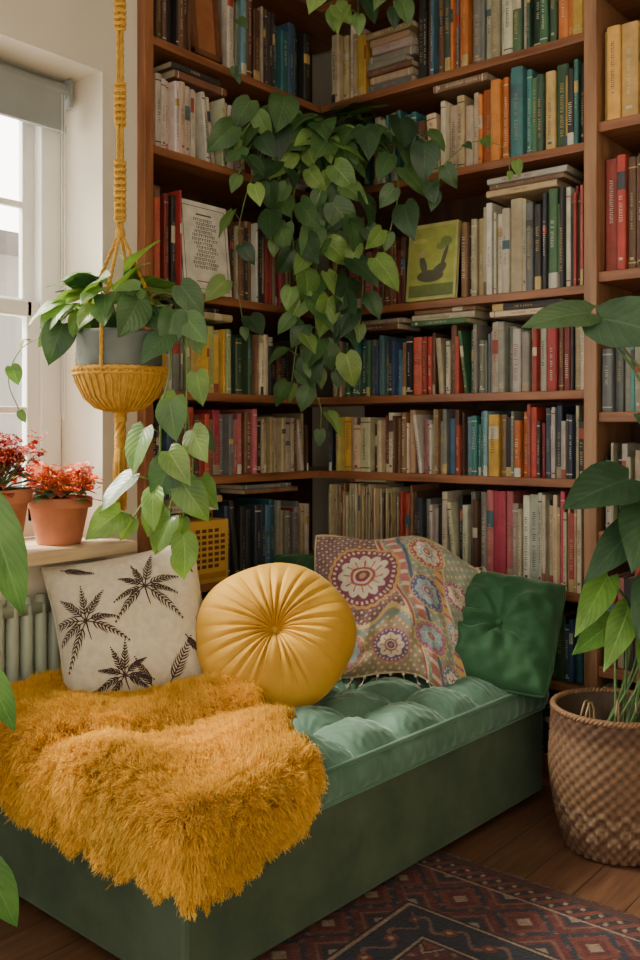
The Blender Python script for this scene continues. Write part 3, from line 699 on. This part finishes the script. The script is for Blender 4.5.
wr=np.array([[noise.noise(V((s*16,t*16,0)))+.6*noise.noise(V((s*60,t*14,3))) for t in Tt] for s in S])
ds=np.minimum(np.mod(S2,ps),ps-np.mod(S2,ps)); dt=np.minimum(np.mod(T2_,pt),pt-np.mod(T2_,pt)); dist=np.hypot(ds,dt); angb=np.arctan2(dt,ds)
fold=.0060*np.cos(angb*16+3*wv)*np.exp(-dist/.055)
epl=.005*np.sin(SS*230+6*wv)*np.exp(-np.minimum(TT,BW-TT)/.05)+.005*np.sin(TT*230+6*wv)*np.exp(-np.minimum(SS,BL-SS)/.05)
Z=zt+edge*(.004+.044*tuft+.0055*wr+fold+epl)-.014*np.exp(-(dist/.018)**2)*edge
vs=[BD(SS[i,j],TT[i,j],Z[i,j]) for i in range(ns) for j in range(ntt)]
fs=[(i*ntt+j,i*ntt+j+1,(i+1)*ntt+j+1,(i+1)*ntt+j) for i in range(ns-1) for j in range(ntt-1)]
mb.add(vs,fs)
per=[(i,0) for i in range(ns)]+[(ns-1,j) for j in range(1,ntt)]+[(i,ntt-1) for i in range(ns-2,-1,-1)]+[(0,j) for j in range(ntt-2,0,-1)]
def ring(z,o,w=0):
    out=[]
    for k,(i,j) in enumerate(per):
        s,t=S[i],Tt[j]; ww=w*math.sin(k*.75)+w*math.sin(k*.21)
        s2=s+(o+ww)*(-1 if i==0 else 1 if i==ns-1 else 0); t2=t+(o+ww)*(-1 if j==0 else 1 if j==ntt-1 else 0)
        out.append(BD(s2,t2,z))
    return out
rs=[ring(.372,0),ring(.362,.005,.001),ring(.345,.011,.002),ring(.325,.012,.002),ring(.305,.008,.001),ring(.292,0)]
n=len(per); vs=[p for r in rs for p in r]; fs=[(a*n+k,a*n+(k+1)%n,(a+1)*n+(k+1)%n,(a+1)*n+k) for a in range(5) for k in range(n)]
mb.add(vs,fs)
mb.build('mattress',[m_velvet],smooth=True,parent=E)
mb=MB(); mb.tube(inset_path(-.004,.372,r=.02),.006,8,closed=True); mb.tube(inset_path(-.004,.296,r=.02),.006,8,closed=True)
mb.build('piping',[m_velvet],smooth=True,parent=E)
mb=MB()
for i in range(1,8):
    for j in range(1,5):
        mb.sphere(BD(i*ps,j*pt,zt+.0),.010,n=12,sz=.5)
mb.build('buttons',[m_velvet],smooth=True,parent=E)
# ------------------------------------------------------------------ sheepskin
def drape(s,t,extra=0.0):
    se=np.maximum(s-(BL-.0),0); te=np.maximum(-t,0); e=np.hypot(se,te)
    sc=np.minimum(s,BL); tc=np.maximum(t,0)
    r=.05; phi=np.minimum(e/r,np.pi/2); out=r*np.sin(phi)*.8; down=r*(1-np.cos(phi))+np.maximum(0,e-r*np.pi/2)
    ds_=np.where(e>0,se/np.maximum(e,1e-9),0); dt_=np.where(e>0,-te/np.maximum(e,1e-9),0)
    lump=.015*np.sin(s*13+t*5)+.013*np.sin(t*17-s*6)
    crease=-.024*np.exp(-((t-.36-.35*(s-1.2))/.035)**2)
    lump=(lump+crease)*np.exp(-e*6)
    z=.426+lump-down
    ps_=sc+ds_*out; pt_=tc+dt_*out
    nrm=np.stack([ds_*np.sin(phi),dt_*np.sin(phi),np.cos(phi)],-1)
    pos=np.stack([ps_,pt_,z],-1)
    return pos+nrm*extra, nrm,e
def edge_s(t):
    return np.interp(t,[-.3,-.02,.08,.2,.34,.45,.6,.84],[1.15,1.12,1.07,.96,.91,.93,.97,1.0])+.014*np.sin(t*31)+.008*np.sin(t*67)
def mask(s,t):
    se=np.maximum(s-BL,0); te=np.maximum(-t,0); e=np.hypot(se,te)
    lim=np.interp(t,[0,.15,.45,.84],[.185,.17,.14,.10])+.016*np.sin(t*9+s*7)+.01*np.sin(t*37+s*29)
    lim=np.where((te>0)&(se==0),np.interp(s,[1.12,1.18,1.3,1.44],[.08,.13,.17,.185])+.012*np.sin(s*33),lim)
    return (s>edge_s(t))&(e<lim)&(t<.845)
def toworld(p):
    M=np.array([[SD.x,TD.x,0],[SD.y,TD.y,0],[0,0,1]]); return p@M.T+np.array([F0.x,F0.y,0])
E=empty('sheepskin_throw')
gs=np.linspace(.8,1.70,110); gt=np.linspace(-.27,.845,130); GS,GT=np.meshgrid(gs,gt,indexing='ij'); MK=mask(GS,GT)
pos,nr,_=drape(GS,GT,.014); Wp=toworld(pos.reshape(-1,3)); pos2,_,_=drape(GS,GT,.0); Wp2=toworld(pos2.reshape(-1,3))
mb=MB(); nn=len(gt); fs=[]
for i in range(len(gs)-1):
    for j in range(nn-1):
        if MK[i,j] and MK[i+1,j] and MK[i,j+1] and MK[i+1,j+1]: fs.append((i*nn+j,i*nn+j+1,(i+1)*nn+j+1,(i+1)*nn+j))
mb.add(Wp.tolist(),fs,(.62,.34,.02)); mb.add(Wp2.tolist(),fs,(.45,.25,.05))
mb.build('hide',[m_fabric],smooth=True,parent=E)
NC=8500; cs=rng.uniform(.8,1.72,NC*3); ct=rng.uniform(-.28,.845,NC*3); k=mask(cs,ct); cs=cs[k][:NC]; ct=ct[k][:NC]; NC=len(cs); K=27
cp,cn,ce=drape(cs,ct,.014)
ln=rng.uniform(.024,.038,NC)*(1+.25*np.sin(cs*21+2*np.sin(ct*15))*np.sin(ct*19))
fa_=2.2*np.sin(cs*6+1)+1.7*np.sin(ct*7.3-cs*3)+rng.normal(0,.6,NC)
flow=np.stack([np.cos(fa_)*.5+.3,np.sin(fa_)*.5-.15,np.zeros(NC)],-1)
g=np.clip(ce/.08,0,1)[:,None]
flow=flow*(1-g*.8)+np.array([0,0,-.9])*g+rng.normal(0,.15,(NC,3))
tipc=cp+cn*(ln*(.9-.2*g[:,0]))[:,None]+flow*(ln*.6)[:,None]
rs_=np.repeat(cs,K)+rng.normal(0,.009,NC*K); rt_=np.repeat(ct,K)+rng.normal(0,.009,NC*K)
rt_=np.minimum(rt_,.848)
rp,rn,re=drape(rs_,rt_,.012)
tip=np.repeat(tipc,K,0)+(rp-np.repeat(cp,K,0))*.55+rng.normal(0,.0035,(NC*K,3))
mid=(rp*.5+tip*.5)+rn*.007+rng.normal(0,.0012,(NC*K,3)); mid2=(rp*.2+tip*.8)+rn*.004+rng.normal(0,.0012,(NC*K,3))
P4=[toworld(x) for x in (rp,mid,mid2,tip)]
N=NC*K; wd=rng.normal(0,1,(N,3)); dirv=P4[3]-P4[0]; wd=np.cross(wd,dirv); wd/=np.linalg.norm(wd,axis=1)[:,None]+1e-9
ws=[.0010,.0009,.0007,.0003]
verts=np.stack([q for p,w in zip(P4,ws) for q in (p-wd*w,p+wd*w)],1).reshape(-1,3)
base=(np.arange(N)*8)[:,None,None]; fq=np.array([[0,1,3,2],[2,3,5,4],[4,5,7,6]])[None]+base; fq=fq.reshape(-1,4)
var=np.repeat(rng.uniform(.80,1.1,NC)*(1+.16*np.sin(cs*11+ct*4)*np.sin(ct*13)),K)*rng.uniform(.88,1.1,N)
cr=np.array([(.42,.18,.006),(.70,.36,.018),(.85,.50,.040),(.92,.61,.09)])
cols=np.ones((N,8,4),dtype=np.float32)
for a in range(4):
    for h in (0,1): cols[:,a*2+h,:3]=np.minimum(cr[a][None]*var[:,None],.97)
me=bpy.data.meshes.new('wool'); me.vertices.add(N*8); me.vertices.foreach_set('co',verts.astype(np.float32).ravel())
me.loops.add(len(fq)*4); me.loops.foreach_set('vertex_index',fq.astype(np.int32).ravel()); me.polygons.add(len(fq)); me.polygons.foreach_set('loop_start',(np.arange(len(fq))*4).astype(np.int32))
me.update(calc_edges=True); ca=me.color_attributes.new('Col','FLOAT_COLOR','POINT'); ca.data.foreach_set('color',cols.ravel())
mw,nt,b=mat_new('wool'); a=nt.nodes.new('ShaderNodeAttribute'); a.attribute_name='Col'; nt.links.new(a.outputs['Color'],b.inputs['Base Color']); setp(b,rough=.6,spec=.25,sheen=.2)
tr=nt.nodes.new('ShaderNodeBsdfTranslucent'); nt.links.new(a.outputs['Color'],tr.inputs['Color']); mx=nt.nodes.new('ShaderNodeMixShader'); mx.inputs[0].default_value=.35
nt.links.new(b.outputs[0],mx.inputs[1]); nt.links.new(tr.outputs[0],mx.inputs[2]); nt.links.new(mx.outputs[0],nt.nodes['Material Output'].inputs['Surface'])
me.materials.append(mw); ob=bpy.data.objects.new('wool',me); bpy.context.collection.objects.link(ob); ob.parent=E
# ------------------------------------------------------------------ cushions
def frame(c,nrm,roll):
    nrm=V(nrm).normalized(); up=V((0,0,1)); up=(up-nrm*up.dot(nrm)).normalized(); rt=up.cross(nrm)
    cr_,sr=math.cos(roll),math.sin(roll); r2=rt*cr_+up*sr; u2=-rt*sr+up*cr_
    return V(c),r2,u2,nrm
def cushion(name,c,nrm,roll,w,h,T,colf,mat,n=90,pinch=.07,seed=0,wr=.006,extra=None,parent=None,shape=None,bend=None):
    C,r,u,nn=frame(c,nrm,roll)
    g=np.linspace(-1,1,n); g=np.sign(g)*(1-(1-np.abs(g))**1.25); U,Vv=np.meshgrid(g,g,indexing='ij')
    X=U*w/2*(1-pinch*(1-Vv**2)*U**2); Y=Vv*h/2*(1-pinch*(1-U**2)*Vv**2)
    if shape: X,Y=shape(X,Y,U,Vv)
    prof=np.clip((1-np.abs(U)**2.4),0,1)**.55*np.clip((1-np.abs(Vv)**2.4),0,1)**.55
    nz=np.array([[noise.noise(V((a*2.6+seed,b*2.6,seed)))+.5*noise.noise(V((a*7,b*5+seed,1))) for b in g] for a in g])
    mb=MB(); surf={}
    bz=bend(U,Vv) if bend else 0*U
    for sg in (1,-1):
        Zz=sg*(T/2*prof)+wr*nz*prof**.5*1.5+bz
        if extra is not None and sg==1: Zz=Zz+extra(U,Vv)*prof**.3
        vs=[C+r*X[i,j]+u*Y[i,j]+nn*Zz[i,j] for i in range(n) for j in range(n)]
        fs=[(i*n+j,(i+1)*n+j,(i+1)*n+j+1,i*n+j+1) for i in range(n-1) for j in range(n-1)]
        cc=colf(U,Vv,sg).reshape(-1,3); mb.add(vs,fs,vcols=cc.tolist())
        surf[sg]=Zz
    def at(a,b,off=.0012):
        i=np.interp(a,g,np.arange(n)); j=np.interp(b,g,np.arange(n)); i0=int(min(i,n-2)); j0=int(min(j,n-2)); fi,fj=i-i0,j-j0
        def q(A): return (A[i0,j0]*(1-fi)*(1-fj)+A[i0+1,j0]*fi*(1-fj)+A[i0,j0+1]*(1-fi)*fj+A[i0+1,j0+1]*fi*fj)
        return C+r*q(X)+u*q(Y)+nn*(q(surf[1])+off)
    pe=[at(-1+2*k/40,-1,0) for k in range(40)]+[at(1,-1+2*k/40,0) for k in range(40)]+[at(1-2*k/40,1,0) for k in range(40)]+[at(-1,1-2*k/40,0) for k in range(40)]
    return mb,at,pe
const=lambda c:(lambda U,Vv,sg:np.broadcast_to(np.array(c),U.shape+(3,)).copy())
E=empty('palm_print_cushion')
mb,at,pe=cushion('x',(.228,-1.105,.605),(.74,-.58,.36),math.radians(10),.43,.42,.16,const((.68,.61,.47)),m_fabric,seed=2)
mb.tube(pe,.0035,6,(.6,.53,.4),closed=True)
mb.build('cover',[m_fabric],smooth=True,parent=E)
mb=MB(); ink=(.045,.022,.022)
def stroke(pts,w):
    vs=[];N=len(pts)
    for i in range(N):
        a,b=pts[i]; a2,b2=pts[min(i+1,N-1)]; a1,b1=pts[max(i-1,0)]; dx,dy=a2-a1,b2-b1; L=math.hypot(dx,dy)+1e-9; ww=w[i] if isinstance(w,list) else w
        nx,ny=-dy/L*ww,dx/L*ww
        cl=lambda q:max(-.97,min(.97,q))
        vs+= [at(cl(a+nx),cl(b+ny)),at(cl(a-nx),cl(b-ny))]
    mb.add(vs,[(2*i,2*i+1,2*i+3,2*i+2) for i in range(N-1)],ink)
def frond(cx,cy,a,L,dr=.35,M_=11):
    fr=[]
    for i in range(M_+1):
        f=i/M_; fr.append((cx+math.cos(a)*L*f,cy+math.sin(a)*L*f-dr*L*f*f*abs(math.cos(a))))
    stroke(fr,[.009-.0006*i for i in range(M_+1)])
    for i in range(2,M_+1):
        x,y=fr[i]; x0,y0=fr[i-1]; th=math.atan2(y-y0,x-x0)
        for sg in (1,-1):
            l=L*.32*(1.12-i/M_)*(.5+.5*min(1,i/4))*random.uniform(.8,1.1); aa=th+sg*random.uniform(.6,.8)
            stroke([(x,y),(x+math.cos(aa)*l*.5,y+math.sin(aa)*l*.5-.004),(x+math.cos(aa-sg*.15)*l,y+math.sin(aa-sg*.15)*l-.016)],[.0085,.0095,.001])
def palm(cx,cy,sz,rot):
    for k in range(8):
        a=rot+math.pi/2+(k-3.5)*.62+random.uniform(-.12,.12); frond(cx,cy,a,sz*random.uniform(.8,1.15))
    stroke([(cx,cy),(cx+.01,cy-sz*.25),(cx+.03,cy-sz*.5)],[.012,.009,.006])
def fern(x,y,sz,rot): frond(x,y,rot,sz,.05,14)
palm(.22,.42,.50,-.1); palm(-.58,.14,.50,.3); palm(-.22,-.66,.42,.05); fern(.30,-.92,.72,1.0); fern(.62,-.30,.40,-1.0); fern(.72,.92,.42,-1.1); fern(-.78,.92,.42,-.3); fern(.10,-.92,.5,1.9); fern(-.88,-.95,.4,.6); fern(.9,-.6,.5,1.7)
mb.build('print',[m_fabric],smooth=True,parent=E)
# round mustard cushion
C,r,u,nn=frame((.540,-.860,.580),(.56,-.66,.55),0)
mb=MB(); nr_,nth=48,420; Rr=.224; Tk=.205
ph=[noise.noise(V((math.cos(t)*2.3,math.sin(t)*2.3,0)))*2.4 for t in np.linspace(0,2*math.pi,nth,endpoint=False)]
for sg in (1,-1):
    vs=[];fs=[]
    for i in range(nr_):
        q=i/(nr_-1)
        for k in range(nth):
            th=2*math.pi*k/nth
            pl=abs(math.sin(th*13+ph[k]+.9*q))**.55-.6
            pl2_=math.sin(th*41+ph[k]*3+q*3)*.3
            z=Tk/2*(1-q**2.6)**.5*(1+.10*noise.noise(V((math.cos(th)*q*2,math.sin(th)*q*2,4))))
            z+= (.019*pl+.006*pl2_)*(1-q)**.35*min(1,q*5)*(.3+.7*(1-q))
            z-= .072*math.exp(-(q/.16)**1.2)
            rr=Rr*q*(1+.015*math.sin(th*5+1)+.01*math.sin(th*3))
            vs.append(C+r*rr*math.cos(th)+u*rr*.95*math.sin(th)+nn*z*sg)
    for i in range(nr_-1):
        for k in range(nth): fs.append((i*nth+k,i*nth+(k+1)%nth,(i+1)*nth+(k+1)%nth,(i+1)*nth+k))
    mb.add(vs,fs)
mb.sphere(C+nn*(.036),.013,n=16)
mb.build('round_mustard_cushion',[m_mustard],smooth=True)
# embroidered cushion
def kil(U,Vv,sg):
    BG=(.22,.105,.105); B2=(.31,.36,.26); B3=(.36,.27,.15)
    c=np.zeros(U.shape+(3,)); c[:]=BG
    if sg<0: return c
    def put(m,col): c[m]=col
    U=U+.02*np.sin(Vv*9); Vv=Vv+.02*np.sin(U*8)
    q=U*.85+Vv*.30
    rgt=q>.10; put(rgt,B2)
    put(np.abs(q-.10)<.035,(.64,.54,.34)); put(np.abs(q-.10)<.018,(.42,.08,.08)); 
    put((np.abs(q-.22)<.05),(.50,.17,.16)); put((np.abs(q-.22)<.05)&(np.abs(np.sin(Vv*20))<.45),(.70,.62,.44))
    put(np.abs(q-.30)<.02,(.10,.14,.24)); put((np.abs(q-.62)<.05),(.62,.36,.10)); put((np.abs(q-.62)<.05)&(np.abs(np.sin(Vv*24))<.4),(.32,.08,.20)); put(np.abs(q-.69)<.015,(.70,.62,.46))
    low=(Vv<-.28+.12*np.cos(U*9))&(~rgt); put(low,B3); put((np.abs(Vv+.28-.12*np.cos(U*9))<.03)&(~rgt),(.66,.50,.24)); put((np.abs(Vv+.36-.12*np.cos(U*9))<.018)&(~rgt),(.16,.32,.36))
    def med(cx,cy,R,ks,pal):
        d=np.hypot(U-cx,Vv-cy); th=np.arctan2(Vv-cy,U-cx)
        sc=1+.05*np.abs(np.cos(th*ks))
        put(d<R*1.34*sc,pal[1]); put(d<R*1.22*sc,pal[0]); put((d<R*1.20)&(d>R*1.08)&(np.sin(th*ks*3)>.1),pal[2])
        put(d<R*(.78+.20*np.abs(np.cos(th*ks/2))),pal[2]); put((d<R*.74)&(np.abs(np.sin(th*ks/2))<.25),pal[3]); put(d<R*.46,pal[3]); put(d<R*.36,pal[2]); put(d<R*.27,pal[0]); put(d<R*.13,pal[1])
    med(-.34,.30,.33,12,[(.24,.06,.10),(.60,.34,.12),(.74,.66,.52),(.48,.10,.09)])
    med(.46,.10,.17,8,[(.16,.10,.24),(.64,.44,.14),(.30,.48,.50),(.52,.14,.12)])
    med(.40,.70,.17,8,[(.46,.12,.10),(.64,.52,.20),(.72,.64,.50),(.22,.30,.42)])
    med(.84,.42,.14,8,[(.40,.09,.20),(.38,.46,.26),(.72,.64,.50),(.56,.32,.12)])
    med(-.55,-.70,.18,8,[(.46,.16,.12),(.68,.48,.18),(.24,.40,.44),(.52,.26,.14)])
    med(.0,-.66,.17,8,[(.18,.10,.24),(.58,.24,.14),(.72,.62,.44),(.38,.09,.12)])
    med(.50,-.48,.16,8,[(.48,.12,.22),(.60,.48,.18),(.28,.46,.48),(.70,.62,.46)])
    med(.84,-.80,.14,6,[(.14,.22,.28),(.56,.20,.12),(.72,.62,.46),(.36,.08,.10)])
    med(.86,-.18,.13,8,[(.18,.28,.36),(.62,.36,.14),(.72,.62,.46),(.48,.10,.18)])
    def is_(b): return np.abs(c-np.array(b)).sum(-1)<.01
    base=is_(BG)|is_(B2)|is_(B3)
    vine_=np.abs(np.sin(U*13+2.2*np.sin(Vv*9)))<.09; put(vine_&base,(.46,.18,.15))
    dots=(np.sin(U*58)*np.sin(Vv*58)>.60); put(dots&base,(.64,.52,.34)); dots=(np.sin(U*58)*np.sin(Vv*58)<-.80); put(dots&base,(.18,.30,.38))
    c*=(.85+.15*np.sin(U*260)*np.sin(Vv*260))[...,None]
    return c
E=empty('embroidered_cushion')
def shp(X,Y,U,Vv): return X*(1-.16*(1-Vv)/2)-.012*np.sin(Vv*3)+.02*(Vv<0)*Vv**2*U, Y+.026*np.cos(U*2.2)-.012+.014*np.sin(U*5)-.035*(U>0)*U**2*(Vv+1)/2
KA=((.632,-.425,.606),(.48,-.70,.52),math.radians(-5))
mb,at,pe=cushion('x',KA[0],KA[1],KA[2],.53,.47,.15,kil,m_fabric,n=320,seed=7,wr=.020,shape=shp,bend=lambda U,Vv:-.06*np.clip(U-.3,0,1)**1.5-.03*np.clip(-U-.5,0,1)+.008*np.sin(U*9+Vv*3)*np.clip(-Vv+.3,0,1))
mb.tube(pe,.004,6,(.5,.4,.25),closed=True)
mb.build('cover',[m_fabric],smooth=True,parent=E)
mb=MB(); Cc,rr_,uu_,nn_=frame(*KA)
for k in range(160):
    if k<84:
        if k%3: continue
        p=pe[k]; out=(p-Cc).normalized()
        cc=random.choice([(.66,.57,.42),(.5,.42,.34),(.58,.46,.28)])
        mb.sphere(p+out*.006,.0055,cc,n=8)
        for q in range(14):
            e=p+out*.036+V((random.uniform(-.007,.007),random.uniform(-.007,.007),random.uniform(-.030,-.015) if k>40 else random.uniform(-.004,.006)))
            mb.tube([p+out*.008,p+out*.026,e],.0013,4,cc)
mb.build('tassels',[m_fabric],smooth=True,parent=E)
# green cushions
def tuft1(U,Vv):
    o=0
    for cx in (-.30,.30):
        d=np.hypot((U-cx)*1.3,Vv); th=np.arctan2(Vv,(U-cx)*1.3)
        o=o-.070*np.exp(-(d/.20)**1.1)+.010*np.cos(th*8)*np.exp(-((d-.35)/.28)**2)
    return o
def greenc(c,nrm,roll,w,h,T,seed,btn=True):
    E=empty('green_velvet_cushion')
    def rnd(X,Y,U,Vv): k=1-.07*(np.abs(U)**3*np.abs(Vv)**3); return X*k,Y*k
    mb,at,pe=cushion('x',c,nrm,roll,w,h,T,const((1,1,1)),m_velvet_dark,pinch=.05,seed=seed,wr=.016,extra=tuft1 if btn else None,shape=rnd)
    mb.tube(pe,.005,6,closed=True)
    if btn:
        for a in (-.30,.30): mb.sphere(at(a,0,.002),.012,n=12)
    mb.build('cover',[m_velvet_dark],smooth=True,parent=E)
greenc((.815,-.235,.540),(.30,-.74,.68),math.radians(-7),.52,.40,.21,3)
greenc((.27,-.29,.545),(.35,-.80,.30),0,.44,.36,.14,9,False)
# ------------------------------------------------------------------ rug
RX0,RX1,RY0,RY1=.74,2.5,-2.75,-.63; nx,ny=520,630
X,Y=np.meshgrid(np.linspace(RX0,RX1,nx),np.linspace(RY0,RY1,ny),indexing='ij')
d=np.minimum(np.minimum(X-RX0,RX1-X),np.minimum(Y-RY0,RY1-Y)); al=np.where(np.minimum(X-RX0,RX1-X)<np.minimum(Y-RY0,RY1-Y),Y,X)
c=np.zeros(X.shape+(3,)); MAR=(.095,.016,.015); DKc=(.018,.012,.016); CR=(.29,.20,.14); RUST=(.15,.034,.02); BLU=(.018,.022,.036); PK=(.17,.075,.055)
c[:]=MAR
tri=lambda v,p:np.abs(np.mod(v/p,1)-.5)*2
def put(m,col): c[m]=col
wx=X+.012*np.sin(Y*31); wy=Y+.012*np.sin(X*31)
fx=tri(wx-.1,.42); fy=tri(wy,.56); L1=fx+fy; Lq=np.floor(L1*34)/34
for lo,hi,cl in ((0,.08,CR),(.08,.22,RUST),(.22,.26,BLU),(.26,.36,MAR),(.36,.385,CR),(.385,.56,BLU),(.56,.58,PK),(.58,.82,RUST),(.82,.85,DKc),(.85,.87,CR),(.87,1.07,MAR),(1.07,1.1,DKc),(1.1,1.28,RUST),(1.28,1.305,CR),(1.305,1.5,BLU),(1.5,1.53,PK),(1.53,1.75,MAR),(1.75,1.78,CR),(1.78,2,RUST)):
    put((Lq>=lo)&(Lq<hi),cl)
rr=np.hypot(tri(wx+.03,.07)-.5,tri(wy,.07)-.5); an=np.arctan2(tri(wy,.07)-.5,tri(wx+.03,.07)-.5)
flo=(rr<.30*(.7+.3*np.cos(an*5))); ringm=(rr>.36)&(rr<.43)
put(flo&(Lq>=.385)&(Lq<.56),CR); put(flo&(Lq>=1.305)&(Lq<1.5),PK); put(ringm&(Lq>=1.305)&(Lq<1.5),RUST); put(flo&(Lq>=.58)&(Lq<.82),DKc); put(ringm&(Lq>=.58)&(Lq<.82),PK)
put(flo&(Lq>=.87)&(Lq<1.07),PK); put(ringm&(Lq>=.87)&(Lq<1.07),BLU); put(flo&(Lq>=1.53)&(Lq<1.75),CR); put(flo&(Lq>=1.1)&(Lq<1.28),BLU)
put((rr<.09)&(Lq>.3),CR)
put(d<.40,DKc)
b1=(d>=.29)&(d<.38); put(b1,BLU); wv2=np.abs((d-.335)-.022*np.sin(al*62))<.006; put(b1&wv2,PK); fl1=np.hypot(np.mod(al,.1014)-.0507,(d-.335))<.017; put(b1&fl1,RUST); put(b1&(np.hypot(np.mod(al,.1014)-.0507,(d-.335))<.007),CR)
put((d>.385)&(d<.392),CR); put((d>.278)&(d<.286),CR)
b2=(d>=.10)&(d<.27); put(b2,MAR); q=np.abs(d-.185)/.085+tri(al,.17); q=np.floor(q*16)/16
put(b2&(q<1.0),CR); put(b2&(q<.94),BLU); put(b2&(q<.70),RUST); put(b2&(q<.5),PK); put(b2&(q<.44),MAR); put(b2&(q<.24),CR); put(b2&(q>1.3)&(q<1.38),PK); put(b2&(q>1.55),BLU); put(b2&(q>1.78),CR)
put(b2&flo&(q>=.7)&(q<.94),PK); put(b2&flo&(q>=1.0)&(q<1.3),RUST)
put((d>.092)&(d<.098),CR); b3=(d>=.03)&(d<.09); put(b3,DKc); put(b3&(tri(al+d*.8,.045)<.45),RUST); put(b3&(np.sin(al*140)*np.sin((d-.03)*105)>.7),CR); put(d<.03,(.06,.018,.016))
c=c*(.7+.6*rng.random(X.shape)[...,None])*(.85+.15*np.sin(Y*900))[...,None]; c=c.reshape(-1,3)
mb=MB(); Zr=.009+.0012*rng.random(X.shape)
vs=np.stack([X,Y,Zr],-1).reshape(-1,3).tolist(); fs=[(i*ny+j,(i+1)*ny+j,(i+1)*ny+j+1,i*ny+j+1) for i in range(nx-1) for j in range(ny-1)]
mb.add(vs,fs,vcols=c.tolist()); 
mb.box((RX0,RY0,.001),(RX1,RY1,.0085),(.08,.03,.025))
for k in range(220):
    x=RX0+(k+.5)*(RX1-RX0)/220; 
    for yy,sg in ((RY1,1),(RY0,-1)): mb.tube([(x,yy,.005),(x+random.uniform(-.004,.004),yy+sg*.02,.003)],.0012,4,(.16,.11,.08))
mb.build('persian_rug',[m_rug])
# ------------------------------------------------------------------ light
w=bpy.data.worlds.new('World'); bpy.context.scene.world=w; w.use_nodes=True; nt=w.node_tree; bg=nt.nodes['Background']
tc=nt.nodes.new('ShaderNodeTexCoord'); sp=nt.nodes.new('ShaderNodeSeparateXYZ'); nt.links.new(tc.outputs['Generated'],sp.inputs[0])
mr=nt.nodes.new('ShaderNodeMapRange'); mr.inputs['From Min'].default_value=-.75; mr.inputs['From Max'].default_value=.05; mr.inputs['To Min'].default_value=11; mr.inputs['To Max'].default_value=1.12
nt.links.new(sp.outputs[0],mr.inputs['Value']); nt.links.new(mr.outputs[0],bg.inputs[1]); bg.inputs[0].default_value=(1.0,.93,.81,1)
sun=bpy.data.lights.new('sun','SUN'); sun.energy=20; sun.angle=math.radians(20); sun.color=(1,.90,.74); so=bpy.data.objects.new('sun',sun); bpy.context.collection.objects.link(so)
so.rotation_euler=V((.66,.34,-.70)).to_track_quat('-Z','Y').to_euler()
cam=bpy.data.cameras.new('camera'); co=bpy.data.objects.new('camera',cam); bpy.context.collection.objects.link(co)
co.location=(2.275,-2.79,1.15); co.rotation_euler=(math.radians(90),0,math.radians(39.2)); cam.lens=35.0; cam.sensor_width=36; cam.sensor_fit='AUTO'; cam.shift_y=-50/960; cam.clip_start=.02
bpy.context.scene.camera=co
